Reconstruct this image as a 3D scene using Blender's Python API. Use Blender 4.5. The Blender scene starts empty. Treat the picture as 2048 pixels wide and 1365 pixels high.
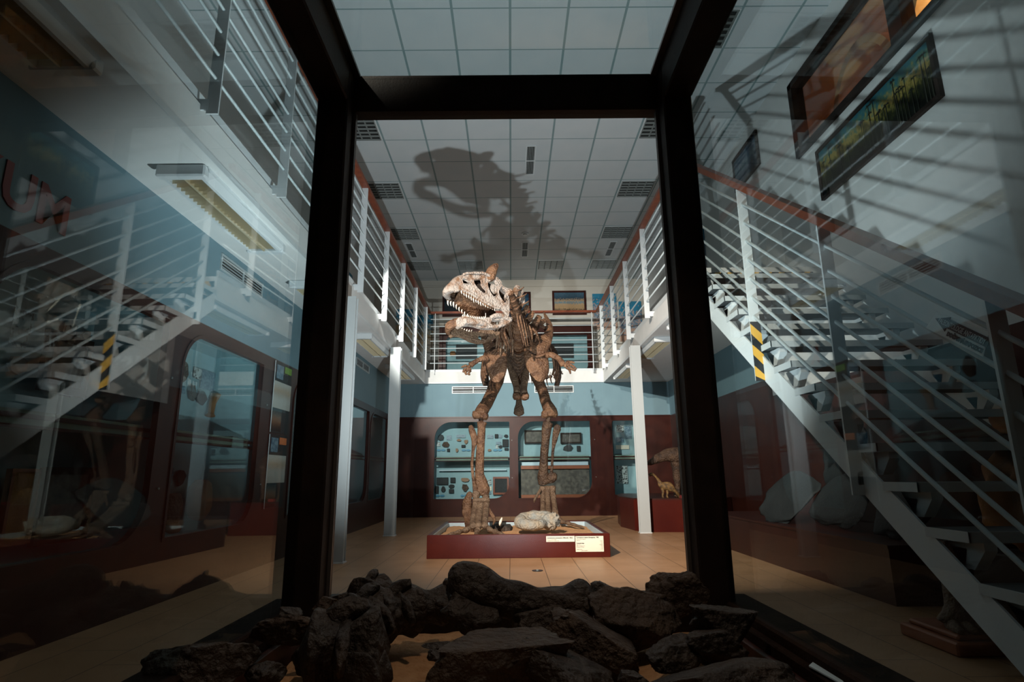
import bpy, bmesh, math, random
from mathutils import Vector, Matrix, noise
C = bpy.context.scene.collection
sc = bpy.context.scene
random.seed(4)
# ------------------------------------------------------------------ camera, view, world, lights
F = 1166.93
YAW, PITCH, ROLL = .003608, .224706, -.010075
EYE = Vector((0, 0, .82))
FW_ = Vector((math.sin(YAW)*math.cos(PITCH), math.cos(YAW)*math.cos(PITCH), math.sin(PITCH)))
RT0 = Vector((math.cos(YAW), -math.sin(YAW), 0)); UP0 = RT0.cross(FW_)
_c, _s = math.cos(ROLL), math.sin(ROLL)
RT_ = _c*RT0 + _s*UP0; UP_ = -_s*RT0 + _c*UP0
cam = bpy.data.cameras.new('camera'); camo = bpy.data.objects.new('camera', cam); C.objects.link(camo)
camo.matrix_world = Matrix(((RT_.x, UP_.x, -FW_.x, EYE.x), (RT_.y, UP_.y, -FW_.y, EYE.y), (RT_.z, UP_.z, -FW_.z, EYE.z), (0, 0, 0, 1)))
cam.sensor_width = 36; cam.lens = F*36/2048; cam.clip_start = .02; cam.clip_end = 100
sc.camera = camo
sc.view_settings.view_transform = 'Standard'; sc.view_settings.look = 'None'
sc.view_settings.exposure = 0; sc.view_settings.gamma = 1; sc.view_settings.use_curve_mapping = False
w = bpy.data.worlds.new('world'); sc.world = w; w.use_nodes = True
w.node_tree.nodes['Background'].inputs[0].default_value = (.55, .7, .8, 1)
w.node_tree.nodes['Background'].inputs[1].default_value = .01

def lamp(kind, name, loc, target, power, col, rad=.05, ang=120, blend=.5):
    l = bpy.data.lights.new(name, kind); l.energy = power; l.color = col; l.shadow_soft_size = rad
    if kind == 'SPOT': l.spot_size = math.radians(ang); l.spot_blend = blend
    o = bpy.data.objects.new(name, l); o.location = loc; C.objects.link(o)
    d = Vector(target)-Vector(loc); o.rotation_euler = d.to_track_quat('-Z', 'Y').to_euler()
    return o
# photographer's lamp standing on the floor in front of the case, aimed up the hall
lamp('SPOT', 'floor_flash', (0, 3.25, .07), (0, 3.25+.55, .07+.835), 670, (.88, .96, 1.0), .03, 122, .62)
# lamp held out from the left gallery railing, throws the short shadows to the right
lamp('SPOT', 'gallery_flash', (-1.55, .9, 3.7), (1.8, 8.0, .7), 4000, (1, .86, .74), .04, 52, 1.0)
# added spot by the left gallery rail, put in to brighten the back wall
lamp('SPOT', 'back_wall_fill', (-1.6, 6.4, 3.35), (.4, 12.1, 2.45), 1850, (1, .95, .88), .04, 62, .8)
# added warm fill inside the case top, no real lamp, lifts the bones
lamp('SPOT', 'case_fill', (.05, 1.35, 2.33), (.05, 1.5, 0), 18, (1, .78, .58), .04, 95, .8)
# weak soft fill hanging free in mid-hall, no fitting behind it
lamp('POINT', 'hall_fill', (0, 8.5, 3.6), (0, 9, 0), 3, (.8, .92, 1), 1.0)

def at(px, py, ax='Y', val=6.0):
    """point of the hall seen at photo pixel (px,py) on the plane axis=val"""
    d = (px-1024)/F*RT_ - (py-682.5)/F*UP_ + FW_
    k = 'XYZ'.index(ax)
    return EYE + d*((val-EYE[k])/d[k])

# ------------------------------------------------------------------ materials
def mat(name, col, rough=.5, metal=0, col2=None, scale=8, bump=0, bscale=40, spec=.5, detail=4, lo=.35, hi=.65, coat=0, bd=.01):
    m = bpy.data.materials.new(name); m.use_nodes = True; nt = m.node_tree; N = nt.nodes; L = nt.links
    b = N['Principled BSDF']; b.inputs['Base Color'].default_value = (*col, 1)
    b.inputs['Roughness'].default_value = rough; b.inputs['Metallic'].default_value = metal
    b.inputs['Specular IOR Level'].default_value = spec
    if coat: b.inputs['Coat Weight'].default_value = coat; b.inputs['Coat Roughness'].default_value = .12
    tc = N.new('ShaderNodeTexCoord')
    if col2:
        n = N.new('ShaderNodeTexNoise'); n.inputs['Scale'].default_value = scale; n.inputs['Detail'].default_value = detail
        L.new(tc.outputs['Object'], n.inputs['Vector'])
        r = N.new('ShaderNodeValToRGB'); r.color_ramp.elements[0].position = lo; r.color_ramp.elements[1].position = hi
        r.color_ramp.elements[0].color = (*col, 1); r.color_ramp.elements[1].color = (*col2, 1)
        L.new(n.outputs['Fac'], r.inputs[0]); L.new(r.outputs[0], b.inputs['Base Color'])
    if bump:
        n = N.new('ShaderNodeTexNoise'); n.inputs['Scale'].default_value = bscale; n.inputs['Detail'].default_value = 5
        L.new(tc.outputs['Object'], n.inputs['Vector'])
        bp = N.new('ShaderNodeBump'); bp.inputs['Strength'].default_value = bump; bp.inputs['Distance'].default_value = bd
        L.new(n.outputs['Fac'], bp.inputs['Height']); L.new(bp.outputs[0], b.inputs['Normal'])
    return m
def emis(name, col, s):
    m = mat(name, col); b = m.node_tree.nodes['Principled BSDF']
    b.inputs['Emission Color'].default_value = (*col, 1); b.inputs['Emission Strength'].default_value = s
    return m
def glass(name, tint, refl=.05):
    m = bpy.data.materials.new(name); m.use_nodes = True; nt = m.node_tree; N = nt.nodes; L = nt.links
    N.clear(); o = N.new('ShaderNodeOutputMaterial'); mx = N.new('ShaderNodeMixShader')
    t = N.new('ShaderNodeBsdfTransparent'); t.inputs[0].default_value = (*tint, 1)
    g = N.new('ShaderNodeBsdfGlossy'); g.inputs['Roughness'].default_value = 0; g.inputs[0].default_value = (1, 1, 1, 1)
    lw = N.new('ShaderNodeLayerWeight'); lw.inputs[0].default_value = .5
    p = N.new('ShaderNodeMath'); p.operation = 'POWER'; p.inputs[1].default_value = 5
    ma = N.new('ShaderNodeMath'); ma.operation = 'MULTIPLY_ADD'; ma.inputs[1].default_value = 1-refl; ma.inputs[2].default_value = refl
    L.new(lw.outputs['Facing'], p.inputs[0]); L.new(p.outputs[0], ma.inputs[0]); L.new(ma.outputs[0], mx.inputs[0])
    L.new(t.outputs[0], mx.inputs[1]); L.new(g.outputs[0], mx.inputs[2]); L.new(mx.outputs[0], o.inputs[0])
    return m
def math_node(nt, op, a, b=None, c=None):
    n = nt.nodes.new('ShaderNodeMath'); n.operation = op
    for i, v in enumerate((a, b, c)):
        if v is None: continue
        if isinstance(v, (int, float)): n.inputs[i].default_value = v
        else: nt.links.new(v, n.inputs[i])
    return n.outputs[0]
def grid_mat(name, base, line, x0, y0, sx, sy, wx, wy, rough, noise_c=None, stagger=0, spec=.3, bump=.1):
    m = mat(name, base, rough, col2=noise_c, scale=3, bump=bump, bscale=90, spec=spec)
    nt = m.node_tree; N = nt.nodes; L = nt.links; b = N['Principled BSDF']
    g = N.new('ShaderNodeNewGeometry'); s = N.new('ShaderNodeSeparateXYZ'); L.new(g.outputs['Position'], s.inputs[0])
    dx = math_node(nt, 'SUBTRACT', s.outputs[0], x0)
    ax = math_node(nt, 'PINGPONG', dx, sx/2)
    dy = math_node(nt, 'SUBTRACT', s.outputs[1], y0)
    if stagger:
        ci = math_node(nt, 'FLOOR', math_node(nt, 'DIVIDE', dx, sx))
        dy = math_node(nt, 'ADD', dy, math_node(nt, 'MULTIPLY', ci, stagger))
    ay = math_node(nt, 'PINGPONG', dy, sy/2)
    hit = math_node(nt, 'MAXIMUM', math_node(nt, 'LESS_THAN', ax, wx), math_node(nt, 'LESS_THAN', ay, wy))
    mx = N.new('ShaderNodeMixRGB'); mx.inputs[2].default_value = (*line, 1); L.new(hit, mx.inputs[0])
    if b.inputs['Base Color'].links: L.new(b.inputs['Base Color'].links[0].from_socket, mx.inputs[1])
    else: mx.inputs[1].default_value = (*base, 1)
    L.new(mx.outputs[0], b.inputs['Base Color'])
    return m
M = dict(
    ceil=grid_mat('ceiling_tiles', (.52, .56, .58), (.22, .3, .31), .0326, 5.0667, .6, .6, .013, .008, .9, (.56, .585, .6)),
    floor=grid_mat('floor_tiles', (.33, .18, .09), (.07, .04, .02), -.019, 5.23, .308, .62, .0025, .0022, .42, (.40, .225, .12), .23, .32, .03),
    white=mat('white_plaster', (.66, .67, .66), .8, col2=(.7, .7, .69), bump=.05),
    cream=mat('cream_plaster', (.55, .52, .46), .85),
    blue=mat('blue_grey_wall', (.145, .24, .285), .75, col2=(.155, .255, .30), scale=4),
    teal=mat('teal_case_lining', (.27, .42, .46), .8),
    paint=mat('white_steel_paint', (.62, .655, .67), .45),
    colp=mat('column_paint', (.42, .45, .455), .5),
    rod=mat('grey_steel_rod', (.55, .62, .64), .35),
    wood=mat('mahogany_panel', (.032, .008, .006), .34, col2=(.046, .012, .008), scale=5, bump=.05, bscale=200, spec=.25),
    woodred=mat('red_mahogany', (.055, .007, .005), .30, col2=(.075, .011, .007), scale=3, bump=.1, bscale=130, spec=.16),
    rail=mat('handrail_wood', (.22, .055, .022), .35, col2=(.16, .035, .016), scale=12),
    dark=mat('dark_stained_wood', (.016, .010, .008), .55, col2=(.026, .015, .011), scale=9, bump=.1, bscale=120, spec=.18),
    railwood=mat('dark_rail_wood', (.017, .010, .008), .7, col2=(.03, .017, .012), scale=14, bump=.2, bscale=160, spec=.04),
    bead=mat('glazing_bead', (.10, .088, .082), .4),
    black=mat('black_void', (.008, .009, .009), .6),
    treadedge=mat('tread_edge_paint', (.5, .53, .54), .45),
    treadm=mat('tread_anthracite', (.06, .065, .068), .6),
    glass=glass('case_glass', (.775, .84, .84), .05),  # greenish glass, tint deepened to imitate the dimmer sides of the view
    frontglass=glass('front_glass', (.97, .985, .98), .02),
    cabglass=glass('cabinet_glass', (.92, .95, .95), .03),
    sand=mat('orange_sand', (.42, .215, .095), .95, col2=(.52, .29, .14), scale=30, bump=.6, bscale=90),
    rock=mat('dark_fossil_bone', (.03, .022, .018), .6, col2=(.065, .046, .035), scale=9, bump=1.0, bscale=30, spec=.45, bd=.03, detail=9),
    rock2=mat('brown_fossil_bone', (.055, .036, .026), .6, col2=(.10, .066, .045), scale=12, bump=1.0, bscale=35, spec=.35, bd=.03, detail=9),
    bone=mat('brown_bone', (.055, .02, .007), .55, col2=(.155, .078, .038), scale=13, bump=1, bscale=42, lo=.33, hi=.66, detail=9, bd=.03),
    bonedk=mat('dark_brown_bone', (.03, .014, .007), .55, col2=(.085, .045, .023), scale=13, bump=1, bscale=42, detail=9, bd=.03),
    bonegr=mat('grey_brown_bone', (.085, .047, .026), .6, col2=(.16, .10, .06), scale=14, bump=1, bscale=48, detail=9, bd=.025),
    skull=mat('pale_skull_bone', (.33, .285, .255), .6, col2=(.17, .09, .048), scale=14, bump=1, bscale=55, lo=.46, hi=.68, detail=9, bd=.03),
    tooth=mat('tooth', (.68, .62, .52), .35),
    ammo=mat('grey_ammonite', (.23, .235, .22), .75, col2=(.33, .26, .18), scale=9, bump=1, bscale=35, bd=.03, detail=9),
    lining=mat('pale_blue_lining', (.45, .58, .66), .5),
    card=mat('cream_card', (.68, .64, .52), .6),
    ink=mat('black_ink', (.02, .02, .02), .6),
    inkg=mat('grey_ink', (.22, .22, .2), .7),
    red=mat('red_lettering', (.20, .022, .02), .45),
    gold=mat('gold_reflector', (.62, .52, .34), .4, metal=.35),
    silver=mat('silver_louvre', (.26, .28, .27), .55, metal=.3),
    grille=mat('vent_metal', (.42, .48, .5), .4, metal=.3),
    yellow=mat('yellow_tape', (.75, .42, .05), .5), blk=mat('black_tape', (.012, .012, .014), .5),
    slate=mat('slate_stone', (.012, .015, .017), .7, col2=(.02, .024, .026), scale=6, bump=.5),
    orange=mat('ochre_stone', (.38, .17, .05), .75, col2=(.25, .11, .04), scale=5, bump=.6),
    ochre=mat('ochre_model_paint', (.22, .12, .035), .7, col2=(.06, .035, .015), scale=30, bump=.6),
    tan=mat('tan_fossil', (.30, .19, .12), .7, col2=(.22, .13, .08), bump=.3),
    photo=mat('blue_photo_print', (.03, .09, .15), .4, col2=(.2, .3, .36), scale=40),
    photo2=mat('pale_drawing_print', (.42, .48, .48), .5, col2=(.03, .03, .03), scale=28, lo=.5, hi=.58),
    oval=mat('blue_oval_label', (.06, .24, .38), .5),
    shelf=mat('green_lit_shelf_front', (.17, .25, .20), .6, col2=(.12, .17, .13), scale=5),
    crate=mat('orange_brown_wood', (.26, .075, .03), .5),
    fish=mat('fish_fossil_print', (.12, .11, .09), .6, col2=(.05, .045, .04), scale=18),
    drain=mat('dark_steel_cap', (.05, .05, .05), .35, metal=.7),
)
def paint_mat(name, stops, scale, axis=2, dist=.4, nscale=6, emit=0):
    """a painted picture: colour bands broken up by noise, all pigment"""
    m = mat(name, (.1, .1, .1), .6, spec=.12); nt = m.node_tree; N = nt.nodes; L = nt.links; b = N['Principled BSDF']
    tc = N.new('ShaderNodeTexCoord'); s = N.new('ShaderNodeSeparateXYZ'); L.new(tc.outputs['Generated'], s.inputs[0])
    n = N.new('ShaderNodeTexNoise'); n.inputs['Scale'].default_value = nscale; n.inputs['Detail'].default_value = 8
    mp = N.new('ShaderNodeMapping'); mp.inputs['Scale'].default_value = scale
    L.new(tc.outputs['Generated'], mp.inputs[0]); L.new(mp.outputs[0], n.inputs['Vector'])
    v = math_node(nt, 'ADD', s.outputs[axis], math_node(nt, 'MULTIPLY', math_node(nt, 'SUBTRACT', n.outputs['Fac'], .5), dist))
    r = N.new('ShaderNodeValToRGB'); e = r.color_ramp.elements
    while len(e) < len(stops): e.new(.5)
    for k, (p, c) in enumerate(stops): e[k].position = p; e[k].color = (*c, 1)
    L.new(v, r.inputs[0]); L.new(r.outputs[0], b.inputs['Base Color'])
    return m
M['forest'] = paint_mat('swamp_painting', [(.2, (.004, .006, .004)), (.42, (.02, .026, .008)), (.55, (.16, .14, .035)), (.66, (.34, .25, .07)), (.8, (.08, .16, .11)), (.95, (.03, .13, .16))], (1, 5, 1.2), 2, .75, 7)
M['sea'] = paint_mat('sea_painting', [(.1, (.01, .02, .04)), (.45, (.02, .06, .1)), (.55, (.1, .16, .18)), (.7, (.02, .07, .13)), (1, (.01, .03, .06))], (1, 2, 2), 2, .7, 5)
M['beach'] = paint_mat('tide_pool_painting', [(.12, (.02, .015, .01)), (.25, (.36, .24, .13)), (.45, (.40, .27, .15)), (.5, (.08, .2, .27)), (.6, (.42, .3, .18)), (.72, (.03, .06, .09)), (1, (.06, .12, .17))], (3, 1, 3), 2, .45, 7)
M['night'] = paint_mat('dark_painting', [(.1, (.008, .01, .012)), (.5, (.03, .045, .055)), (.9, (.01, .02, .03))], (2, 1, 2), 2, .8, 6)
M['map'] = paint_mat('map_print', [(.25, (.5, .42, .33)), (.42, (.5, .26, .06)), (.5, (.15, .33, .36)), (.6, (.5, .4, .28)), (.75, (.05, .22, .34))], (3, 1, 4), 2, 1.6, 4)
M['map2'] = paint_mat('map_print_blue', [(.25, (.42, .28, .22)), (.45, (.03, .19, .32)), (.55, (.5, .33, .27)), (.75, (.03, .2, .33))], (3, 1, 4), 2, 1.6, 4)
M['poster'] = paint_mat('poster_text', [(.3, (.42, .42, .38)), (.49, (.5, .5, .46)), (.5, (.16, .16, .15)), (.56, (.4, .4, .36)), (.66, (.4, .2, .05)), (.8, (.45, .46, .42))], (1, 6, 22), 2, 1.6, 7)
M['mosaic'] = paint_mat('poster_photos', [(.3, (.02, .02, .02)), (.46, (.4, .14, .04)), (.54, (.03, .03, .03)), (.62, (.4, .34, .26)), (.75, (.02, .05, .06))], (1, 8, 14), 2, 2.2, 4)
M['hall'] = mat('warm_plaster', (.62, .36, .14), .8)

# ------------------------------------------------------------------ mesh builder
class MB:
    def __init__(s): s.v = []; s.f = []; s.sm = []
    def add(s, vs, fs, smooth=False):
        n = len(s.v); s.v += [Vector(a) for a in vs]; s.f += [tuple(i+n for i in f) for f in fs]; s.sm += [smooth]*len(fs); return s
    def box(s, x0, x1, y0, y1, z0, z1):
        return s.add([(x0, y0, z0), (x1, y0, z0), (x1, y1, z0), (x0, y1, z0), (x0, y0, z1), (x1, y0, z1), (x1, y1, z1), (x0, y1, z1)],
                     [(0, 3, 2, 1), (4, 5, 6, 7), (0, 1, 5, 4), (1, 2, 6, 5), (2, 3, 7, 6), (3, 0, 4, 7)])
    def bevbox(s, x0, x1, y0, y1, z0, z1, b=.005):
        bm = bmesh.new(); bmesh.ops.create_cube(bm, size=1)
        for v in bm.verts: v.co = Vector(((x0+x1)/2+v.co.x*(x1-x0), (y0+y1)/2+v.co.y*(y1-y0), (z0+z1)/2+v.co.z*(z1-z0)))
        bmesh.ops.bevel(bm, geom=bm.edges[:], offset=b, segments=1, affect='EDGES')
        return s.bm(bm)
    def bm(s, bm, smooth=False):
        bm.verts.index_update()
        s.add([v.co.copy() for v in bm.verts], [[v.index for v in f.verts] for f in bm.faces], smooth); bm.free(); return s
    def beam(s, a, b, w, h, up=(0, 0, 1)):
        a = Vector(a); b = Vector(b); d = (b-a).normalized(); x = d.cross(Vector(up)).normalized(); z = x.cross(d)
        vs = [p+x*i*w/2+z*j*h/2 for p in (a, b) for i, j in ((-1, -1), (1, -1), (1, 1), (-1, 1))]
        return s.add(vs, [(0, 1, 2, 3), (7, 6, 5, 4), (0, 4, 5, 1), (1, 5, 6, 2), (2, 6, 7, 3), (3, 7, 4, 0)])
    def prism(s, pts, vec, smooth=False):
        """extrude closed polygon (3d pts) by vec, triangulated caps"""
        n = len(pts); pts = [Vector(p) for p in pts]; vec = Vector(vec)
        bm = bmesh.new(); vs = [bm.verts.new(p) for p in pts]; f = bm.faces.new(vs)
        bmesh.ops.triangulate(bm, faces=[f]); bm.verts.index_update()
        tris = [[v.index for v in f.verts] for f in bm.faces]; bm.free()
        s.add(pts+[p+vec for p in pts], tris+[[i+n for i in reversed(t)] for t in tris]+[(i, (i+1) % n, (i+1) % n+n, i+n) for i in range(n)], smooth)
        return s
    def plate(s, loops, fn, th):
        """plate with holes: loops of 2d points (outline first), fn(u,v,side)->3d"""
        from mathutils.geometry import tessellate_polygon
        pts = [q for lp in loops for q in lp]; n = len(pts)
        tris = [list(t) for t in tessellate_polygon([[Vector((a, b, 0)) for a, b in lp] for lp in loops])]
        edges = []; o = 0
        for lp in loops:
            edges += [(o+i, o+(i+1) % len(lp)) for i in range(len(lp))]; o += len(lp)
        s.add([fn(a, b, 0) for a, b in pts]+[fn(a, b, th) for a, b in pts],
              tris+[[i+n for i in reversed(t)] for t in tris]+[(a, b, b+n, a+n) for a, b in edges])
        return s
    def tube(s, pts, rad, seg=10, sub=4, squash=1, upv=(0, 0, 1), rough=0, seed=0):
        """smooth tube through pts with radii; ends closed"""
        pts = [Vector(p) for p in pts]; rad = list(rad) if hasattr(rad, '__len__') else [rad]*len(pts)
        P, R = [], []
        n = len(pts)
        for i in range(n-1):
            p0, p1, p2, p3 = pts[max(i-1, 0)], pts[i], pts[i+1], pts[min(i+2, n-1)]
            for k in range(sub):
                t = k/sub; P.append(.5*((2*p1)+(p2-p0)*t+(2*p0-5*p1+4*p2-p3)*t*t+(3*p1-p0-3*p2+p3)*t**3))
                e = t*t*(3-2*t); R.append(rad[i]*(1-e)+rad[i+1]*e)
        P.append(pts[-1]); R.append(rad[-1])
        vs = []; fs = []; up = Vector(upv)
        m = len(P)
        for i in range(m):
            d = (P[min(i+1, m-1)]-P[max(i-1, 0)]).normalized()
            x = d.cross(up)
            if x.length < .05: x = d.cross(Vector((0, 1, .01)))
            x.normalize(); y = x.cross(d)
            for j in range(seg):
                a = 2*math.pi*j/seg; r = R[i]
                if rough: r *= 1+rough*noise.noise(P[i]*9+Vector((math.cos(a)*1.3, math.sin(a)*1.3, seed)))
                vs.append(P[i]+x*math.cos(a)*r+y*math.sin(a)*r*squash)
        for i in range(m-1):
            for j in range(seg): fs.append((i*seg+j, i*seg+(j+1) % seg, (i+1)*seg+(j+1) % seg, (i+1)*seg+j))
        k = len(vs); d0 = (P[0]-P[1]).normalized(); d1 = (P[-1]-P[-2]).normalized()
        vs += [P[0]+d0*R[0]*.35, P[-1]+d1*R[-1]*.35]
        for j in range(seg): fs += [(k, (j+1) % seg, j), (k+1, (m-1)*seg+j, (m-1)*seg+(j+1) % seg)]
        return s.add(vs, fs, True)
    def loft(s, rings, seg=20, rough=0, seed=0):
        """rings: (centre, half-width vector, half-thickness vector)"""
        vs = []; fs = []; m = len(rings)
        for c, a, b in rings:
            for j in range(seg):
                t = 2*math.pi*j/seg; p = Vector(c)+Vector(a)*math.cos(t)+Vector(b)*math.sin(t)
                if rough: p += Vector(b).normalized()*rough*noise.noise(p*12+Vector((seed, 0, 0)))
                vs.append(p)
        for i in range(m-1):
            for j in range(seg): fs.append((i*seg+j, i*seg+(j+1) % seg, (i+1)*seg+(j+1) % seg, (i+1)*seg+j))
        fs += [tuple(range(seg-1, -1, -1)), tuple((m-1)*seg+j for j in range(seg))]
        return s.add(vs, fs, True)
    def lump(s, c, r, seed=0, amp=.25, fr=1.6, sub=4, rot=0, facet=.0, tilt=0, cuts=0):
        bm = bmesh.new(); bmesh.ops.create_icosphere(bm, subdivisions=sub, radius=1)
        R = Matrix.Rotation(rot, 3, 'Z') @ Matrix.Rotation(tilt, 3, 'Y')
        rn = random.Random(seed*7+1); pl = []
        for _ in range(cuts):
            n = Vector((rn.gauss(0, 1), rn.gauss(0, 1), rn.gauss(0, .8))).normalized(); pl.append((n, rn.uniform(.52, .85)))
        for v in bm.verts:
            p = v.co.copy(); q = p*fr+Vector((seed*3.1, seed*1.7, seed))
            k = 1+amp*noise.noise(q)+amp*.5*noise.noise(q*2.3)+amp*.22*noise.noise(q*5.5)
            if facet:
                cell = noise.voronoi(q*.9)[0]; k += facet*(cell[0]-.4)
            p = Vector((math.copysign(abs(p.x)**.85, p.x), math.copysign(abs(p.y)**.85, p.y), math.copysign(abs(p.z)**.85, p.z)))*k
            for n, dd in pl:
                e = p.dot(n)-dd
                if e > 0: p -= n*e*.93
            if cuts: p *= 1+.035*noise.noise(p*7+Vector((seed, 0, 0)))+.02*noise.noise(p*17)
            v.co = Vector(c)+R @ Vector((p.x*r[0], p.y*r[1], p.z*r[2]))
        return s.bm(bm, True)
    def disc(s, c, r, h, seg=24, ax='Z'):
        vs = []; c = Vector(c)
        for z in (0, h):
            for j in range(seg):
                a = 2*math.pi*j/seg; u, v = r*math.cos(a), r*math.sin(a)
                vs.append(c+(Vector((u, v, z)) if ax == 'Z' else Vector((u, z, v)) if ax == 'Y' else Vector((z, u, v))))
        fs = [tuple(range(seg-1, -1, -1)), tuple(range(seg, 2*seg))]+[(j, (j+1) % seg, (j+1) % seg+seg, j+seg) for j in range(seg)]
        return s.add(vs, fs)
    def build(s, name, m, parent=None):
        off = Vector((0, 0, 0)); root = parent
        while root is not None: off += root.location; root = root.parent
        if parent is None:
            xs = [v.x for v in s.v]; ys = [v.y for v in s.v]; zs = [v.z for v in s.v]
            off = Vector(((min(xs)+max(xs))/2, (min(ys)+max(ys))/2, min(zs)))
        me = bpy.data.meshes.new(name); me.from_pydata([v-off for v in s.v], [], s.f)
        bm = bmesh.new(); bm.from_mesh(me); bmesh.ops.recalc_face_normals(bm, faces=bm.faces[:]); bm.to_mesh(me); bm.free()
        if len(me.polygons) == len(s.sm): me.polygons.foreach_set('use_smooth', s.sm)
        me.materials.append(m); me.update()
        o = bpy.data.objects.new(name, me); C.objects.link(o)
        if parent is None: o.location = off
        else: o.parent = parent
        return o
def tag(o, label, cat=None, group=None):
    o['label'] = label
    if cat: o['category'] = cat
    if group: o['group'] = group
    return o
def thing(name, loc, label, cat, group=None):
    o = bpy.data.objects.new(name, None); o.empty_display_size = .1; C.objects.link(o); o.location = loc
    return tag(o, label, cat, group)
def struct(o): o['kind'] = 'structure'; return o
def copy_tree(o, d=None, parent=None):
    c = o.copy(); C.objects.link(c)
    if parent is not None: c.parent = parent
    if d is not None: c.location = o.location+Vector(d)
    for ch in list(o.children): copy_tree(ch, None, c)
    return c
def text(name, body, size, m, origin, ux, uz, parent=None, th=.002, bold=.0, sx=1, align='LEFT'):
    """extruded lettering; ux = reading direction, uz = up"""
    cu = bpy.data.curves.new(name, 'FONT'); cu.body = body; cu.size = size; cu.extrude = th/2; cu.offset = bold; cu.align_x = align
    cu.resolution_u = 3
    t = bpy.data.objects.new(name, cu); C.objects.link(t); bpy.context.view_layer.update()
    me = bpy.data.meshes.new_from_object(t.evaluated_get(bpy.context.evaluated_depsgraph_get()))
    bpy.data.objects.remove(t)
    ux = Vector(ux).normalized(); uz = Vector(uz).normalized(); n = ux.cross(uz)
    mb = MB(); mb.add([Vector(origin)+ux*v.co.x*sx+uz*v.co.y+n*v.co.z for v in me.vertices], [tuple(p.vertices) for p in me.polygons])
    bpy.data.meshes.remove(me)
    return mb.build(name, m, parent)

# ------------------------------------------------------------------ the room
ZC = 5.48; SL0, SL1 = 2.68, 2.93     # ceiling, gallery slab bottom and top
XW = 3.3; XR = 1.78; YB = 12.1; YU = 13.65; XC = 2.37; Y0 = -2.5
ROOM_OUT = .12
struct(MB().box(-XW-.1, XW+.1, Y0, YU+.1, -.1, 0).build('floor', M['floor']))
struct(MB().box(-XW-.1, XW+.1, Y0, YU+.1, ZC, ZC+.1).build('ceiling', M['ceil']))
# right wall with the opening of the inner window above the stairs
WY0, WY1, WZ0, WZ1 = 2.35, 5.98, 4.27, 5.2
b = MB(); b.box(XW, XW+.12, Y0, WY0, SL0, ZC); b.box(XW, XW+.12, WY1, YU, SL0, ZC)
b.box(XW, XW+.12, WY0, WY1, SL0, WZ0); b.box(XW, XW+.12, WY0, WY1, WZ1, ZC)
struct(b.build('wall_right', M['white']))
struct(MB().box(-XW-.12, -XW, Y0, YU, SL0, ZC).build('wall_left', M['white']))
struct(MB().box(-XW-.1, XW+.1, YU, YU+.12, SL0, ZC).build('wall_back', M['cream']))
struct(MB().box(-XW-.1, XW+.1, Y0-.12, Y0, 0, ZC).build('wall_front', M['white']))
b = MB(); b.box(-XW, XW, YU-.03, YU-.003, 5.30, 5.335); b.build('trim_1', M['cream'])['kind'] = 'structure'
# lower walls: blue band above the wooden panelling
struct(MB().box(-XC-.1, -XC, Y0, YB, 1.98, SL0).build('wall_left_lower', M['blue']))
struct(MB().box(-XC-.1, XW, YB, YB+.1, 1.98, SL0+.001).build('wall_back_lower', M['blue']))
struct(MB().box(XW, XW+.12, 7.3, YB, 1.98, SL0).build('wall_right_lower', M['blue']))
struct(MB().box(XW, XW+.12, Y0, 7.3, 1.75, SL0).build('wall_right_stair', M['white']))
struct(MB().box(XW, XW+.12, Y0, 7.3, 0, 1.75).box(XW, XW+.12, 7.3, YB, 0, 1.98).build('wall_right_base', M['wood']))
# gallery slabs
def slab(name, x0, x1, y0, y1):
    struct(MB().box(x0, x1, y0, y1, SL0, SL1).build(name, M['white']))
slab('ceiling_left_gallery', -XW, -XR, Y0, YU)
slab('ceiling_right_gallery', XR+.17, XW, 5.84, YU)
slab('ceiling_back_gallery', -XR, XR+.17, YB-.03, YU)
struct(MB().box(-XR, -XR+.006, Y0, YB-.03, SL0-.01, SL0+.03).box(XR+.164, XR+.17, 5.84, YB-.03, SL0-.01, SL0+.03).box(-XR, XR+.17, YB-.036, YB-.03, SL0, SL0+.02).build('trim_2', M['paint']))
# slightly recessed kerb on the slab edges
struct(MB().box(-XR-.05, -XR-.02, Y0, YB, SL1, SL1+.09).box(XR+.19, XR+.22, 5.9, YB, SL1, SL1+.09).box(-XR, XR+.17, YB+.0, YB+.03, SL1, SL1+.05).build('trim_3', M['paint']))

# inner window over the stairs: dark frame, mullion, warm vaulted corridor behind
win = MB()
win.box(XW-.04, XW+.1, WY0, WY1, WZ0, WZ0+.07).box(XW-.04, XW+.1, WY0, WY1, WZ1-.07, WZ1).box(XW-.04, XW+.1, WY0, WY0+.08, WZ0, WZ1).box(XW-.04, XW+.1, WY1-.08, WY1, WZ0, WZ1).box(XW-.03, XW+.1, 4.12, 4.28, WZ0, WZ1)
wo = struct(win.build('window_1', M['dark']))
MB().box(XW+.03, XW+.036, WY0+.08, WY1-.08, WZ0+.07, WZ1-.07).build('pane', M['cabglass'], wo)
cor = MB(); cor.box(XW+1.6, XW+1.7, WY0-.6, WY1+.6, 3.2, 5.9).box(XW+.12, XW+1.7, WY1+.5, WY1+.6, 3.2, 5.9).box(XW+.12, XW+1.7, WY0-.6, WY0-.5, 3.2, 5.9).box(XW+.12, XW+1.7, WY0-.6, WY1+.6, 3.1, 3.2).box(XW+.12, XW+1.7, WY0-.6, WY1+.6, 5.85, 5.95)
struct(cor.build('wall_corridor', M['hall']))
b = MB()
for yc in (2.9, 4.2, 5.5):
    for xx in (XW+.75,):
        n = 22; pts = []
        for i in range(n+1):
            a = math.pi*i/n; pts.append(Vector((xx, yc+.6*math.cos(a), 4.35+1.0*math.sin(a))))
        for i in range(n): b.beam(pts[i], pts[i+1], .09, .5, (1, 0, 0))
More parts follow.
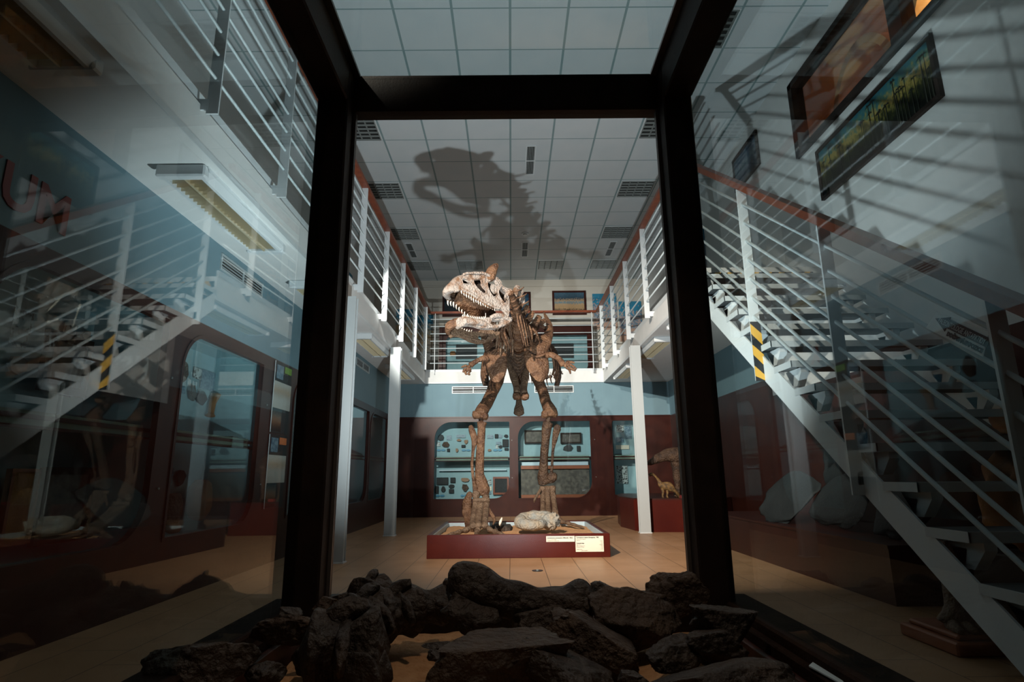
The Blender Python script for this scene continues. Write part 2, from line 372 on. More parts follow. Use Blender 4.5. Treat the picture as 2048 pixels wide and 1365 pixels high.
struct(b.build('trim_4', M['hall']))
b = MB()
for yc, h in ((3.0, 5.0), (5.15, 4.95)):
    b.box(XW+1.2, XW+1.24, yc-.35, yc+.35, 3.2, h)
struct(b.build('door_1', M['dark']))
lamp('POINT', 'corridor_light', (XW+.95, 4.3, 5.1), (0, 0, 0), 45, (1, .62, .3), .12)

# ------------------------------------------------------------------ wooden panelling with built-in cabinets
def rrect(u0, u1, v0, v1, r, n=8):
    """opening with round upper-left and lower-right corners"""
    p = [(u0, v0)]
    for i in range(n+1):
        a = -math.pi/2+math.pi/2*i/n; p.append((u1-r+r*math.cos(a), v0+r+r*math.sin(a)))
    p.append((u1, v1))
    for i in range(n+1):
        a = math.pi/2+math.pi/2*i/n; p.append((u0+r+r*math.cos(a), v1-r+r*math.sin(a)))
    return p
def cabinet(side, u0, u1, w0, w1, z0, z1, label, group, r=.2, depth=.5, shelf=True, ztop=1.98, zs=1.13):
    """side 'L': plane x=-XC, u=y ; side 'B': plane y=YB, u=x"""
    if side == 'L': P = lambda u, v, d: Vector((-XC-d, u, v))
    else: P = lambda u, v, d: Vector((u, YB+d, v))
    t = thing('display_cabinet', P((u0+u1)/2, 0, 0), label, 'cabinet', group)
    op = rrect(w0, w1, z0, z1, r)
    MB().plate([[(u0, .34), (u1, .34), (u1, ztop), (u0, ztop)], op], lambda a, b, d: P(a, b, d), .035).build('door_frame', M['wood'], t)
    o2 = rrect(w0-.025, w1+.025, z0-.025, z1+.025, r+.02)
    bead = MB().plate([o2, op], lambda a, b, d: P(a, b, -.008+d), .012).build('bead', M['wood'], t)
    bb = MB().plate([[(u0, 0), (u1, 0), (u1, .34), (u0, .34)]], lambda a, b, d: P(a, b, d), .035); bb.build('base_panel', M['wood'], t)
    g = MB(); a, b = P(w0-.02, z0-.02, .037), P(w1+.02, z1+.02, .041)
    g.box(min(a.x, b.x), max(a.x, b.x), min(a.y, b.y), max(a.y, b.y), a.z, b.z); g.build('glass_pane', M['cabglass'], t)
    def bx(mb, ua, ub, da, db, za, zb):
        a, b = P(ua, za, da), P(ub, zb, db); mb.box(min(a.x, b.x), max(a.x, b.x), min(a.y, b.y), max(a.y, b.y), za, zb); return mb
    m = MB(); bx(m, w0-.06, w1+.06, depth, depth+.02, z0-.06, z1+.08); bx(m, w0-.07, w0-.05, .05, depth, z0-.06, z1+.08); bx(m, w1+.05, w1+.07, .05, depth, z0-.06, z1+.08)
    bx(m, w0-.06, w1+.06, .05, depth, z0-.08, z0-.06); bx(m, w0-.06, w1+.06, .05, depth, z1+.08, z1+.1)
    m.build('lining', M['teal'], t)
    if shelf:
        m = MB(); bx(m, w0-.05, w1+.05, .06, depth, zs-.012, zs+.012); bx(m, w0-.05, w1+.05, .05, .075, zs-.06, zs-.045); m.build('shelf', M['wood'], t)
        m = MB(); bx(m, w0+.03, w1-.03, .07, .085, zs-.055, zs+.03)
        m.build('shelf_front', M['shelf'], t)
    for v in (.75, 1.5): MB().disc(P(u1-.035, v, -.004), .008, .006, 10, 'X' if side == 'L' else 'Y').build('lock', M['silver'], t)
    return t, P
GL = 'built-in mahogany display cabinets along the left wall'
cabA, PL = cabinet('L', 2.35, 4.07, 2.55, 3.93, .42, 1.87, 'nearest left-wall cabinet, big rounded window with bird drawings inside', GL, .3, .55)
cabB, _ = cabinet('L', 4.07, 5.70, 4.17, 5.52, .42, 1.87, 'left-wall cabinet with round shell below and penguin photograph above', GL, .27, .5)
cabC, _ = cabinet('L', 6.30, 8.0, 6.38, 7.75, .42, 1.87, 'left-wall cabinet directly beyond the tall poster strip', GL, .27, .5)
cabD, _ = cabinet('L', 8.0, 9.87, 8.3, 9.80, .42, 1.87, 'left-wall cabinet seen between the two white columns', GL, .27, .5)
cabE, _ = cabinet('L', 9.87, 11.5, 9.95, 11.3, .42, 1.87, 'farthest left-wall cabinet, partly behind the second white column', GL, .27, .5)
b = MB(); b.box(-XC-.035, -XC, Y0, 2.35, 0, 1.98).box(-XC-.035, -XC, 5.70, 6.30, 0, 1.98).box(-XC-.035, -XC, 11.5, YB, 0, 1.98)
struct(b.build('trim_5', M['wood']))
GB = 'built-in mahogany display cabinets in the back wall'
cabF, PB = cabinet('B', -1.66, .055, -1.56, -.03, .35, 1.88, 'back-wall cabinet left of centre with many small fossils on pale panels', GB, .33, .38, zs=1.15)
cabG, _ = cabinet('B', .055, 1.75, .145, 1.63, .35, 1.88, 'back-wall cabinet right of centre with framed fish fossils', GB, .33, .38, zs=1.15)
cabH, _ = cabinet('B', 1.95, 2.72, 2.08, 2.60, .40, 1.88, 'narrow back-wall cabinet with portrait sheet, beside right column', GB, .05, .38, zs=1.15)
b = MB(); b.box(-XC-.1, -1.66, YB, YB+.035, 0, 1.98).box(1.75, 1.95, YB, YB+.035, 0, 1.98).box(2.72, XW, YB, YB+.035, 0, 1.98)
b.box(-XC, XW, YB-.012, YB, 1.965, 1.99)
struct(b.build('trim_6', M['wood']))
# crate-like bottom of the back right cabinet
cr = thing('showcase_insert', (.9, YB+.2, .35), 'dark backed orange wooden insert in lower half of fish cabinet', 'display box')
MB().box(.2, 1.6, YB+.12, YB+.16, .92, .99).box(.2, 1.6, YB+.12, YB+.16, .35, .41).build('frame', M['crate'], cr)
MB().box(.2, 1.6, YB+.17, YB+.19, .41, .92).build('dark_back', M['fish'], cr)
MB().box(.22, 1.58, YB+.11, YB+.14, .99, 1.06).build('light_strip', M['lining'], cr)
st = MB().box(-1.5, -.1, YB+.3, YB+.33, .90, .925).build('light_strip', M['lining']); tag(st, 'pale horizontal strip in lower half of left back cabinet', 'strip')

# objects fixed on the cabinet backs: (u, v, w, h, kind, description)
def pin(P, u, v, wd, ht, kind, name, label, cat, group, d=.36, seed=0):
    if kind == 'flat':      # irregular stone slice
        rnd = random.Random(seed); n = rnd.choice([6, 7, 9]); pts = []
        for i in range(n):
            a = 2*math.pi*i/n+rnd.uniform(-.2, .2); k = rnd.uniform(.75, 1.05)
            pts.append(P(u+wd/2*k*math.cos(a), v+ht/2*k*math.sin(a), d-.02))
        m = MB().prism(pts, P(0, 0, .02)-P(0, 0, 0)); mt = rnd.choice([M['slate'], M['slate'], M['rock2']])
    elif kind == 'tan':
        rnd = random.Random(seed); pts = []
        for i in range(8):
            a = 2*math.pi*i/8; k = rnd.uniform(.7, 1.05); pts.append(P(u+wd/2*k*math.cos(a), v+ht/2*k*math.sin(a), d-.02))
        m = MB().prism(pts, P(0, 0, .02)-P(0, 0, 0)); mt = M['tan']
    elif kind == 'square':
        m = MB(); a, b = P(u-wd/2, v-ht/2, d-.02), P(u+wd/2, v+ht/2, d); m.bevbox(min(a.x, b.x), max(a.x, b.x), min(a.y, b.y), max(a.y, b.y), a.z, b.z, .006); mt = M['slate']
    elif kind == 'oval':
        m = MB()
        for k in (-1, 1):
            pts = [P(u+k*wd*.25+wd*.24*math.cos(i*math.pi/8), v+ht/2*math.sin(i*math.pi/8), d-.006) for i in range(16)]; m.prism(pts, P(0, 0, .005)-P(0, 0, 0))
        mt = M['oval']
    else:
        m = MB(); a, b = P(u-wd/2, v-ht/2, d-.004), P(u+wd/2, v+ht/2, d); m.box(min(a.x, b.x), max(a.x, b.x), min(a.y, b.y), max(a.y, b.y), a.z, b.z)
        mt = {'card': M['photo2'], 'print': M['photo'], 'white': M['card']}[kind]
    o = m.build(name, mt); return tag(o, label, cat, group)
def pxB(px, py): p = at(px, py, 'Y', YB+.36); return p.x, p.z
SP = [(882, 876, 14, 14, 'flat', 'round brown stone slice at top left of the fossil panel'),
      (898, 876, 10, 9, 'print', 'small blue print beside the round brown slice, top left'),
      (877, 889, 7, 8, 'card', 'tiny white sketch card at far left of the fossil panel'),
      (892, 890, 18, 13, 'flat', 'wedge-shaped dark stone slice under the small blue print'),
      (897, 901, 6, 6, 'square', 'small black square stone in lower row, left column'),
      (882, 901, 18, 4, 'oval', 'pair of blue oval labels at bottom left of upper panel'),
      (922, 873, 18, 6, 'print', 'wide navy print at top centre-left of fossil panel'),
      (918, 881, 11, 6, 'tan', 'flat tan stone just under the wide navy print'),
      (932, 884, 10, 9, 'tan', 'triangular tan fossil right of the flat tan stone'),
      (914, 901, 7, 9, 'tan', 'round orange-tan stone above the middle blue ovals'),
      (932, 901, 18, 4, 'oval', 'pair of blue oval labels at bottom middle of upper panel'),
      (927, 893, 8, 5, 'square', 'small black slab left of the shin bones, upper panel'),
      (980, 874, 12, 7, 'print', 'blue picture print right of the shin bones, upper panel'),
      (993, 873, 7, 8, 'square', 'small dark slab between two prints, upper right'),
      (1001, 873, 6, 7, 'print', 'red and blue print near top right of fossil panel'),
      (1012, 873, 9, 7, 'flat', 'black pebble slice at top right corner of fossil panel'),
      (1011, 887, 12, 15, 'square', 'largest black stone slab at right edge of upper panel'),
      (997, 887, 10, 5, 'print', 'narrow navy label left of largest black slab'),
      (1001, 894, 8, 7, 'flat', 'black hexagonal slice under the narrow navy label'),
      (994, 894, 5, 7, 'card', 'tiny upright white card left of black hexagonal slice'),
      (1013, 899, 8, 5, 'square', 'low dark stone at bottom right of upper panel'),
      (979, 901, 9, 5, 'tan', 'reddish fossil chip left of right-hand blue ovals'),
      (995, 901, 18, 4, 'oval', 'pair of blue oval labels at bottom right of upper panel'),
      (885, 963, 23, 14, 'square', 'wide black slab at top left of lower fossil panel'),
      (906, 961, 10, 10, 'square', 'square black slab right of wide black slab, lower panel'),
      (903, 973, 12, 8, 'flat', 'hexagonal black slab in middle of lower left cluster'),
      (874, 980, 7, 14, 'square', 'tall narrow black slab at left edge of lower panel'),
      (887, 979, 10, 12, 'flat', 'leaning black slab between narrow slab and hexagonal slab'),
      (903, 983, 10, 8, 'square', 'small black slab at bottom of lower left cluster'),
      (880, 992, 18, 4, 'oval', 'pair of blue oval labels under the narrow black slab'),
      (930, 960, 20, 10, 'tan', 'grey rough fossil left of ankle, lower panel'),
      (930, 976, 15, 19, 'flat', 'large grey-brown oval stone in lower panel'),
      (928, 992, 14, 4, 'oval', 'blue oval label pair under grey-brown oval stone'),
      (978, 965, 9, 9, 'card', 'round pale print left of framed slab, lower panel'),
      (979, 978, 8, 8, 'white', 'white note card left of framed slab, lower panel'),
      (978, 987, 8, 4, 'print', 'small dark print under the white note card')]
for i, (px, py, wpx, hpx, kind, lb) in enumerate(SP):
    u, v = pxB(px, py); k = (YB+.36)*1/F
    nm = {'flat': 'stone_slice', 'tan': 'fossil', 'square': 'stone_slab', 'oval': 'oval_label', 'print': 'photo_print', 'card': 'sketch_card', 'white': 'note_card'}[kind]
    ct = {'flat': 'stone', 'tan': 'fossil', 'square': 'stone', 'oval': 'label', 'print': 'print', 'card': 'card', 'white': 'card'}[kind]
    pin(PB, u, v, wpx*k, hpx*k, kind, nm, lb, ct, 'exhibits pinned up in the left back-wall cabinet', seed=i)
def framed(name, P4, depth_vec, fm, pm, label, cat, fw=.05, group=None):
    """P4: corners BL BR TR TL in 3d; a picture frame with bevelled border"""
    bl, br, tr, tl = [Vector(p) for p in P4]; ux = (br-bl).normalized(); uz = (tl-bl).normalized(); n = Vector(depth_vec).normalized()*.035
    t = thing(name, (bl+br)/2, label, cat, group)
    f = MB(); W = (br-bl).length; H = (tl-bl).length
    fn = lambda a, b, d: bl+ux*a+uz*b+n*d
    f.plate([[(0, 0), (W, 0), (W, H), (0, H)], [(fw, fw), (W-fw, fw), (W-fw, H-fw), (fw, H-fw)]], fn, 1).build('frame', fm, t)
    MB().plate([[(fw-.004, fw-.004), (W-fw+.004, fw-.004), (W-fw+.004, H-fw+.004), (fw-.004, H-fw+.004)]], lambda a, b, d: fn(a, b, .2+d), .3).build('picture', pm, t)
    return t
def rectB(x0, x1, y0, y1, Y):
    a = at(x0, y1, 'Y', Y); b = at(x1, y0, 'Y', Y)
    return [(a.x, Y, a.z), (b.x, Y, a.z), (b.x, Y, b.z), (a.x, Y, b.z)]
framed('framed_fossil', rectB(986, 1018, 954, 990, YB+.34), (0, -1, 0), M['rail'], M['slate'], 'wood-framed dark slab in lower right of left back cabinet', 'framed fossil', .04)
framed('framed_fossil', rectB(1049, 1096, 861, 888, YB+.34), (0, -1, 0), M['dark'], M['fish'], 'wide dark-framed fish fossil left of right shin bone', 'framed fossil', .03)
framed('framed_fossil', rectB(1121, 1162, 866, 888, YB+.34), (0, -1, 0), M['dark'], M['fish'], 'smaller dark-framed fish fossil right of right shin bone', 'framed fossil', .03)
for i, (px, py, wpx, hpx, kind, lb) in enumerate([(1136, 897, 22, 15, 'flat', 'angular dark slice under the smaller framed fish'), (1157, 898, 7, 11, 'square', 'small upright slab right of the angular slice'), (1084, 898, 7, 11, 'print', 'small navy print beside right shin bone'),
                                                  (1240, 858, 14, 14, 'card', 'pale print at top of narrow right back cabinet'), (1256, 865, 14, 26, 'print', 'dark photo sheet in narrow right back cabinet'), (1240, 880, 14, 10, 'print', 'small photo under pale print in narrow cabinet'),
                                                  (1245, 895, 26, 8, 'white', 'cream caption under photos in narrow right cabinet'), (1244, 950, 22, 34, 'card', 'portrait drawing sheet in lower narrow right cabinet')]):
    u, v = pxB(px, py); k = (YB+.36)/F
    nm = {'flat': 'stone_slice', 'square': 'stone_slab', 'print': 'photo_print', 'card': 'sketch_card', 'white': 'note_card'}[kind]
    pin(PB, u, v, wpx*k, hpx*k, kind, nm, lb, nm.split('_')[1], 'exhibits in the right back-wall cabinets', seed=50+i)

# ---- exhibits in the left-wall cabinets (fixed on the back board, 0.5 m behind the glass)
def pxL(px, py, d): p = at(px, py, 'X', -XC-d); return p.y, p.z
GX = 'exhibits in the near left cabinets'
LP = [(56, 643, 40, 48, 'card', 'sketch_card', 'drawing of a long-necked skeleton, left in nearest cabinet', 'card'),
      (47, 675, 36, 38, 'card', 'sketch_card', 'drawing of a black long-tailed bird, under the skeleton drawing', 'card'),
      (44, 731, 42, 42, 'tan', 'fossil_slab', 'brown stone slab under the black bird drawing', 'slab'),
      (149, 663, 27, 32, 'card', 'sketch_card', 'black and white patterned card right of dark framed slab', 'card'),
      (177, 672, 18, 30, 'tan', 'fossil_slab', 'small rust-brown slab right of the patterned card', 'slab'),
      (138, 781, 26, 26, 'print', 'photo_print', 'small photo card with white top in nearest cabinet', 'print')]
for i, (px, py, wpx, hpx, kind, nm, lb, ct) in enumerate(LP):
    D = .5; u, v = pxL(px, py, D); u2, _v = pxL(px+wpx/2, py, D); u1, _v = pxL(px-wpx/2, py, D); _u, v1 = pxL(px, py+hpx/2, D); _u, v2 = pxL(px, py-hpx/2, D)
    pin(PL, u, v, u2-u1, abs(v2-v1), kind, nm, lb, ct, GX, d=.53, seed=80+i)
def slabL(px0, px1, py0, py1, D, fm, pm, name, label, cat, fw):
    a = pxL(px0, (py0+py1)/2, D); b = pxL(px1, (py0+py1)/2, D); c = pxL((px0+px1)/2, py1, D); d = pxL((px0+px1)/2, py0, D)
    X = -XC-D; return framed(name, [(X, a[0], c[1]), (X, b[0], c[1]), (X, b[0], d[1]), (X, a[0], d[1])], (1, 0, 0), fm, pm, label, cat, fw)
slabL(78, 172, 668, 790, .45, M['dark'], M['fish'], 'framed_fossil', 'large black framed slab in upper part of nearest cabinet', 'framed fossil', .05)
slabL(0, 60, 938, 1090, .4, M['crate'], M['orange'], 'framed_fossil', 'tan framed slab standing at lower left of nearest cabinet', 'framed fossil', .02)
slabL(68, 172, 935, 1085, .38, M['dark'], M['fish'], 'framed_fossil', 'black framed slab standing in lower part of nearest cabinet', 'framed fossil', .045)
LQ = [(369, 745, 18, 50, 'flat', 'stone_slab', 'grey grooved slab at upper left of second cabinet', 'slab'),
      (386, 785, 16, 42, 'flat', 'stone_slab', 'tall dark oval slab right of the grooved slab', 'slab'),
      (405, 795, 22, 32, 'flat', 'stone_slab', 'olive-grey oval slab between dark slab and bone cast', 'slab'),
      (400, 748, 16, 22, 'card', 'sketch_card', 'small white card with ink sketch above olive slab', 'card'),
      (420, 762, 28, 38, 'print', 'photo_print', 'blue photograph of penguins in second left cabinet', 'photo'),
      (368, 780, 14, 14, 'print', 'photo_print', 'tiny green and black print at left edge, second cabinet', 'photo'),
      (346, 945, 10, 18, 'print', 'photo_print', 'small dark photo in lower left of second cabinet', 'photo'),
      (364, 955, 20, 38, 'flat', 'fossil_shell', 'small oval shell high in lower second cabinet', 'shell'),
      ]
for i, (px, py, wpx, hpx, kind, nm, lb, ct) in enumerate(LQ):
    D = .46; u, v = pxL(px, py, D); u2, _v = pxL(px+wpx/2, py, D); u1, _v = pxL(px-wpx/2, py, D); _u, v1 = pxL(px, py+hpx/2, D); _u, v2 = pxL(px, py-hpx/2, D)
    pin(PL, u, v, u2-u1, abs(v2-v1), kind, nm, lb, ct, 'exhibits in the second left cabinet', d=.48, seed=120+i)
def bigshell(px, py, rw, rh, D, m, label, name='fossil_shell', sq=.25):
    u, v = pxL(px, py, D); ua, _v = pxL(px-rw, py, D); _u, va = pxL(px, py-rh, D)
    o = MB().lump((-XC-D, u, v), (.04, abs(u-ua), abs(v-va)), seed=px, amp=.12, sub=3).build(name, m); return tag(o, label, 'fossil')
bigshell(400, 1000, 26, 42, .3, M['tan'], 'large round tan ammonite standing in lower second cabinet')
bigshell(346, 1020, 16, 35, .25, M['rock2'], 'dark oval shell leaning left of the large round ammonite')
bigshell(346, 1058, 12, 10, .15, M['tan'], 'small brown stone on the floor of second cabinet', 'stone')
b = MB(); pts = [Vector((-XC-.44, *pxL(x, y, .44))) for x, y in ((432, 790), (425, 808), (422, 826), (420, 832))]
b.tube(pts, [.05, .035, .03, .05], 10, 4, .6); tag(b.build('bone_cast', M['orange']), 'upright orange-tan bone cast at right of olive slab', 'bone')
b = MB(); p = at(474, 852, 'X', -XC-.25); b.lump((p.x, p.y, 1.165), (.07, .13, .03), 7, .25, sub=3); tag(b.build('driftwood_fossil', M['rock2']), 'dark flat fossil lying on the shelf of second cabinet', 'fossil')
# poster strips
pk = {'u0': 5.78, 'u1': 6.22}
for k, (zt, zb, tab, lb) in enumerate([(1.965, 1.25, M['oval'], 'upper black poster strip with text panel and green tab'), (1.23, .52, M['crate'], 'lower black poster strip with text panel and orange tab')]):
    t = thing('info_poster', (-XC, 6.0, zb), lb+', left wall', 'poster')
    X = -XC+.002
    MB().box(X, X+.006, 5.78, 6.24, zb, zt).build('board', M['blk'], t)
    MB().box(X+.006, X+.009, 5.79, 6.24, zt-.47, zt-.2).build('text_panel', M['poster'], t)
    MB().box(X+.006, X+.009, 5.8, 6.03, zt-.70, zt-.475).build('photo_mosaic', M['mosaic'], t)
    MB().box(X+.006, X+.009, 5.83, 6.0, zt-.17, zt-.03).build('cover_photo', M['photo'], t)
    MB().box(X+.006, X+.009, 6.04, 6.22, zt-.09, zt-.02).build('tab', mat('green_tab', (.16, .3, .04)) if k == 0 else mat('orange_tab', (.6, .16, .04)), t)
    MB().box(X+.006, X+.010, 5.775, 5.785, zb, zt).build('edge', M['paint'], t)
# lettering on the blue bands
tag(text('wall_lettering', 'IKUM', .30, M['red'], (-XC+.004, 2.22, 2.085), (0, 1, 0), (0, 0, 1), None, .006, .006, .98), 'big red letters ending in UM on near left blue wall', 'lettering')
tag(text('wall_lettering', 'K', .30, M['red'], (-XC+.004, 6.49, 2.055), (0, 1, 0), (0, 0, 1), None, .006, .006, .98), 'red letter K on left blue wall above poster strips', 'lettering')

# ------------------------------------------------------------------ ventilation grilles
def vent(P, u0, u1, v0, v1, label, slatdir, cat='vent', group='ventilation grilles', n=5, light=True):
    t = thing('ventilation_grille', P((u0+u1)/2, v0, 0), label, cat, group)
    fn = lambda a, b, d: P(a, b, d); e = .018; um = (u0+u1)/2
    if slatdir == 'v': vm = (v0+v1)/2; holes = [[(u0+e, v0+e), (u1-e, v0+e), (u1-e, vm-e/2), (u0+e, vm-e/2)], [(u0+e, vm+e/2), (u1-e, vm+e/2), (u1-e, v1-e), (u0+e, v1-e)]]
    else: holes = [[(u0+e, v0+e), (um-e/2, v0+e), (um-e/2, v1-e), (u0+e, v1-e)], [(um+e/2, v0+e), (u1-e, v0+e), (u1-e, v1-e), (um+e/2, v1-e)]]
    MB().plate([[(u0, v0), (u1, v0), (u1, v1), (u0, v1)]]+holes, fn, .012).build('frame', M['paint'] if light else M['grille'], t)
    MB().plate([[(u0+.01, v0+.01), (u1-.01, v0+.01), (u1-.01, v1-.01), (u0+.01, v1-.01)]], lambda a, b, d: P(a, b, -.0+d), .003).build('duct_shade', M['black'], t)  # black sheet on the wall stands in for the darkness inside the duct
    m = MB()
    for i in range(n):
        if slatdir == 'v':
            a = u0+e+(u1-u0-2*e)*(i+.5)/n; p, q = P(a-.003, v0+e, .004), P(a+.003, v1-e, .010)
        else:
            a = v0+e+(v1-v0-2*e)*(i+.5)/n; p, q = P(u0+e, a-.003, .004), P(u1-e, a+.003, .010)
        m.box(min(p.x, q.x), max(p.x, q.x), min(p.y, q.y), max(p.y, q.y), min(p.z, q.z), max(p.z, q.z))
    m.build('slats', M['grille'], t)
PLw = lambda u, v, d: Vector((-XC+d, u, v)); PBw = lambda u, v, d: Vector((u, YB-d, v)); PCw = lambda u, v, d: Vector((u, v, ZC-d))
vent(PLw, 4.52, 5.34, 2.48, 2.62, 'wall vent on blue band near the near left lamp', 'h', light=False, n=4)
vent(PLw, 8.82, 9.65, 2.48, 2.61, 'wall vent on blue band between the two left columns', 'h', light=False, n=4)
vent(PBw, -1.22, -.33, 2.47, 2.62, 'white wall vent on back wall, left of the skeleton', 'h', n=2)
vent(PBw, .5, 1.32, 2.47, 2.62, 'white wall vent on back wall, right of the skeleton', 'h', n=2)
vent(PCw, .26, .41, 7.63, 8.47, 'ceiling vent slot beside the skull shadow', 'v')
vent(PCw, .26, .41, 11.25, 12.07, 'ceiling vent slot inside the body shadow', 'v')
vent(PCw, -2.15, -2.0, 11.25, 12.07, 'ceiling vent slot at far left over the gallery', 'v')
vent(PCw, 2.08, 2.23, 11.25, 12.07, 'ceiling vent slot at far right over the gallery', 'v')
sd = thing('smoke_detector', (.32, 10.8, ZC-.05), 'small round white smoke detector on ceiling between two vents', 'smoke detector')
MB().disc((.32, 10.8, ZC-.02), .07, .02).build('base', M['paint'], sd); MB().disc((.32, 10.8, ZC-.05), .045, .03).build('dome', M['paint'], sd)

# ------------------------------------------------------------------ ceiling lights (louvred squares)
def ceil_light(x, y, label):
    t = thing('ceiling_light', (x, y, ZC-.03), label, 'ceiling light', 'square louvred ceiling lights')
    h = .285
    fr = MB().plate([[(-h, -h), (h, -h), (h, h), (-h, h)], [(-h+.015, -h+.015), (h-.015, -h+.015), (h-.015, h-.015), (-h+.015, h-.015)]], lambda a, b, d: Vector((x+a, y+b, ZC-.012+d)), .011)
    fr.build('frame', M['paint'], t)
    MB().box(x-h+.01, x+h-.01, y-h+.01, y+h-.01, ZC-.004, ZC-.001).build('recess_shade', M['black'], t)  # black sheet imitates the shaded recess above the louvre
    m = MB()
    for i in range(5): a = -h+.02+(2*h-.04)*i/4; m.add([(x+a-.012, y-h+.015, ZC-.002), (x+a+.012, y-h+.015, ZC-.002), (x+a, y-h+.015, ZC-.028), (x+a-.012, y+h-.015, ZC-.002), (x+a+.012, y+h-.015, ZC-.002), (x+a, y+h-.015, ZC-.028)], [(0, 1, 2), (3, 5, 4), (0, 2, 5, 3), (1, 4, 5, 2)])
    for i in range(7): a = -h+.02+(2*h-.04)*i/6; m.add([(x-h+.015, y+a-.008, ZC-.002), (x-h+.015, y+a+.008, ZC-.002), (x-h+.015, y+a, ZC-.028), (x+h-.015, y+a-.008, ZC-.002), (x+h-.015, y+a+.008, ZC-.002), (x+h-.015, y+a, ZC-.028)], [(0, 1, 2), (3, 5, 4), (0, 2, 5, 3), (1, 4, 5, 2)])
    m.build('louvre', M['silver'], t)
    return t
X0 = .0326; Yg = 5.0667
first = ceil_light(X0-3.5*.6, Yg+.3, 'nearest ceiling light on the left, above the left gallery rail')
spots = [(-3.5, .5, None)]
names = ['nearest', 'second', 'third', 'fourth', 'farthest']
for side, i in (('left', -3.5), ('right', 3.5)):
    for k in range(5):
        if side == 'left' and k == 0: continue
        c = copy_tree(first); c.location = (X0+i*.6, Yg+.3+1.8*k, ZC-.03)
        c['label'] = '%s louvred ceiling light in the %s row' % (names[k], side)
for nm, i in (('left of', -1.5), ('right of', 1.5)):
    c = copy_tree(first); c.location = (X0+i*.6, Yg+.3+7.2, ZC-.03); c['label'] = 'far louvred ceiling light just %s the middle of the hall' % nm

# ------------------------------------------------------------------ fluorescent lamps under the galleries
def soffit_lamp(x, y0, L, label):
    t = thing('louvre_lamp', (x, y0, SL0-.09), label, 'lamp', 'long louvred lamps under the galleries')
    w2 = .15; z1 = SL0; z0 = SL0-.075
    m = MB(); prof = [(-w2, z1), (-w2, z1-.03), (-w2+.025, z0), (-w2+.045, z0), (-w2+.045, z1-.01), (w2-.045, z1-.01), (w2-.045, z0), (w2-.025, z0), (w2, z1-.03), (w2, z1)]
    m.prism([(x+a, y0, b) for a, b in prof], (0, L, 0)); m.bevbox(x-w2, x+w2, y0-.035, y0+.03, z0-.004, z1, .01); m.bevbox(x-w2, x+w2, y0+L-.03, y0+L+.035, z0-.004, z1, .01)
    m.build('housing', M['paint'], t)
    m = MB(); n = 24
    for i in range(1, n):
        y = y0+.03+(L-.06)*i/n
        m.add([(x-w2+.045, y-.010, z1-.02), (x-w2+.045, y+.010, z1-.02), (x-w2+.045, y, z0+.002), (x+w2-.045, y-.010, z1-.02), (x+w2-.045, y+.010, z1-.02), (x+w2-.045, y, z0+.002)], [(0, 1, 2), (3, 5, 4), (0, 2, 5, 3), (1, 4, 5, 2)])
    for xx in (x,): m.box(xx-.006, xx+.006, y0+.03, y0+L-.03, z0+.001, z1-.02)
    m.build('louvre', M['gold'], t)
    m = MB()
    for xx in (-.052, .052): m.tube([(x+xx, y0+.03, z1-.025), (x+xx, y0+L-.03, z1-.025)], .013, 8, 1)
    m.build('tube', M['paint'], t)
    return t
l0 = soffit_lamp(-1.99, 3.25, 1.24, 'near left gallery lamp, its louvre shining gold')
for (dx, y0, lb) in [(0, 1.05, 'dark left gallery lamp at top left corner of the view'), (0, 5.42, 'left gallery lamp half hidden by case post'), (0, 7.6, 'left gallery lamp between the two left columns'), (0, 9.85, 'farthest left gallery lamp beyond second column'),
                     (4.15, 7.95, 'right gallery lamp just behind the right column'), (4.15, 10.0, 'farthest right gallery lamp near the back wall'), (4.15, 6.0, 'right gallery lamp under stair head')]:
    c = copy_tree(l0); c.location = (l0.location.x+dx, y0, l0.location.z); c['label'] = lb
# ------------------------------------------------------------------ columns
for i, (x, y, lb) in enumerate([(-1.70, 5.98, 'nearer white steel column on the left, beside case post'), (-1.70, 8.53, 'farther white steel column on the left'), (1.87, 8.56, 'white steel column on the right by the model platform')]):
    t = thing('support_column', (x, y, 0), lb, 'column', 'white steel columns under the galleries')
    if i == 0:
        m = MB(); m.box(x-.075, x+.075, y-.05, y-.042, 0, SL0); m.box(x-.075, x+.075, y+.042, y+.05, 0, SL0); m.box(x-.06, x+.06, y-.042, y+.042, 0, SL0)
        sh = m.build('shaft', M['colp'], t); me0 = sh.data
        m = MB(); m.box(x-.085, x+.085, y-.06, y+.06, 0, .012); bp0 = m.build('base_plate', M['paint'], t).data
    else:
        for nm, me in (('shaft', me0), ('base_plate', bp0)):
            o = bpy.data.objects.new(nm, me); C.objects.link(o); o.parent = t

# ------------------------------------------------------------------ railings
def railing(label, posts, a, b, side, name='gallery_railing', z=SL1, ht=1.25, n=7, cross=(1, 0, 0)):
    """posts: list of points at slab level; a,b rail ends; side: direction to the slab"""
    t = thing(name, Vector(a), label, 'railing', 'white steel railings of the galleries')
    cr = Vector(cross); s = Vector(side); d = (Vector(b)-Vector(a)).normalized()
    for p in posts:
        p = Vector(p); m = MB()
        lo = p+Vector((0, 0, -.06)); hi = p+Vector((0, 0, ht-.01))
        m.beam(lo, hi, .07, .012, d)
        # foot bracket to slab edge and notch plates
        m.beam(p+Vector((0, 0, 0))+s*.02, p+s*.11, .014, .07, (0, 0, 1))
        m.build('post', M['paint'], t)
    for k in range(n):
        zz = .17+(ht-.30)*k/(n-1)
        MB().tube([Vector(a)+Vector((0, 0, zz)), Vector(b)+Vector((0, 0, zz))], .010, 8, 1).build('rail_bar', M['rod'], t)
    MB().beam(Vector(a)+Vector((0, 0, ht+.012)), Vector(b)+Vector((0, 0, ht+.012)), .075, .045).build('handrail', M['rail'], t)
    return t
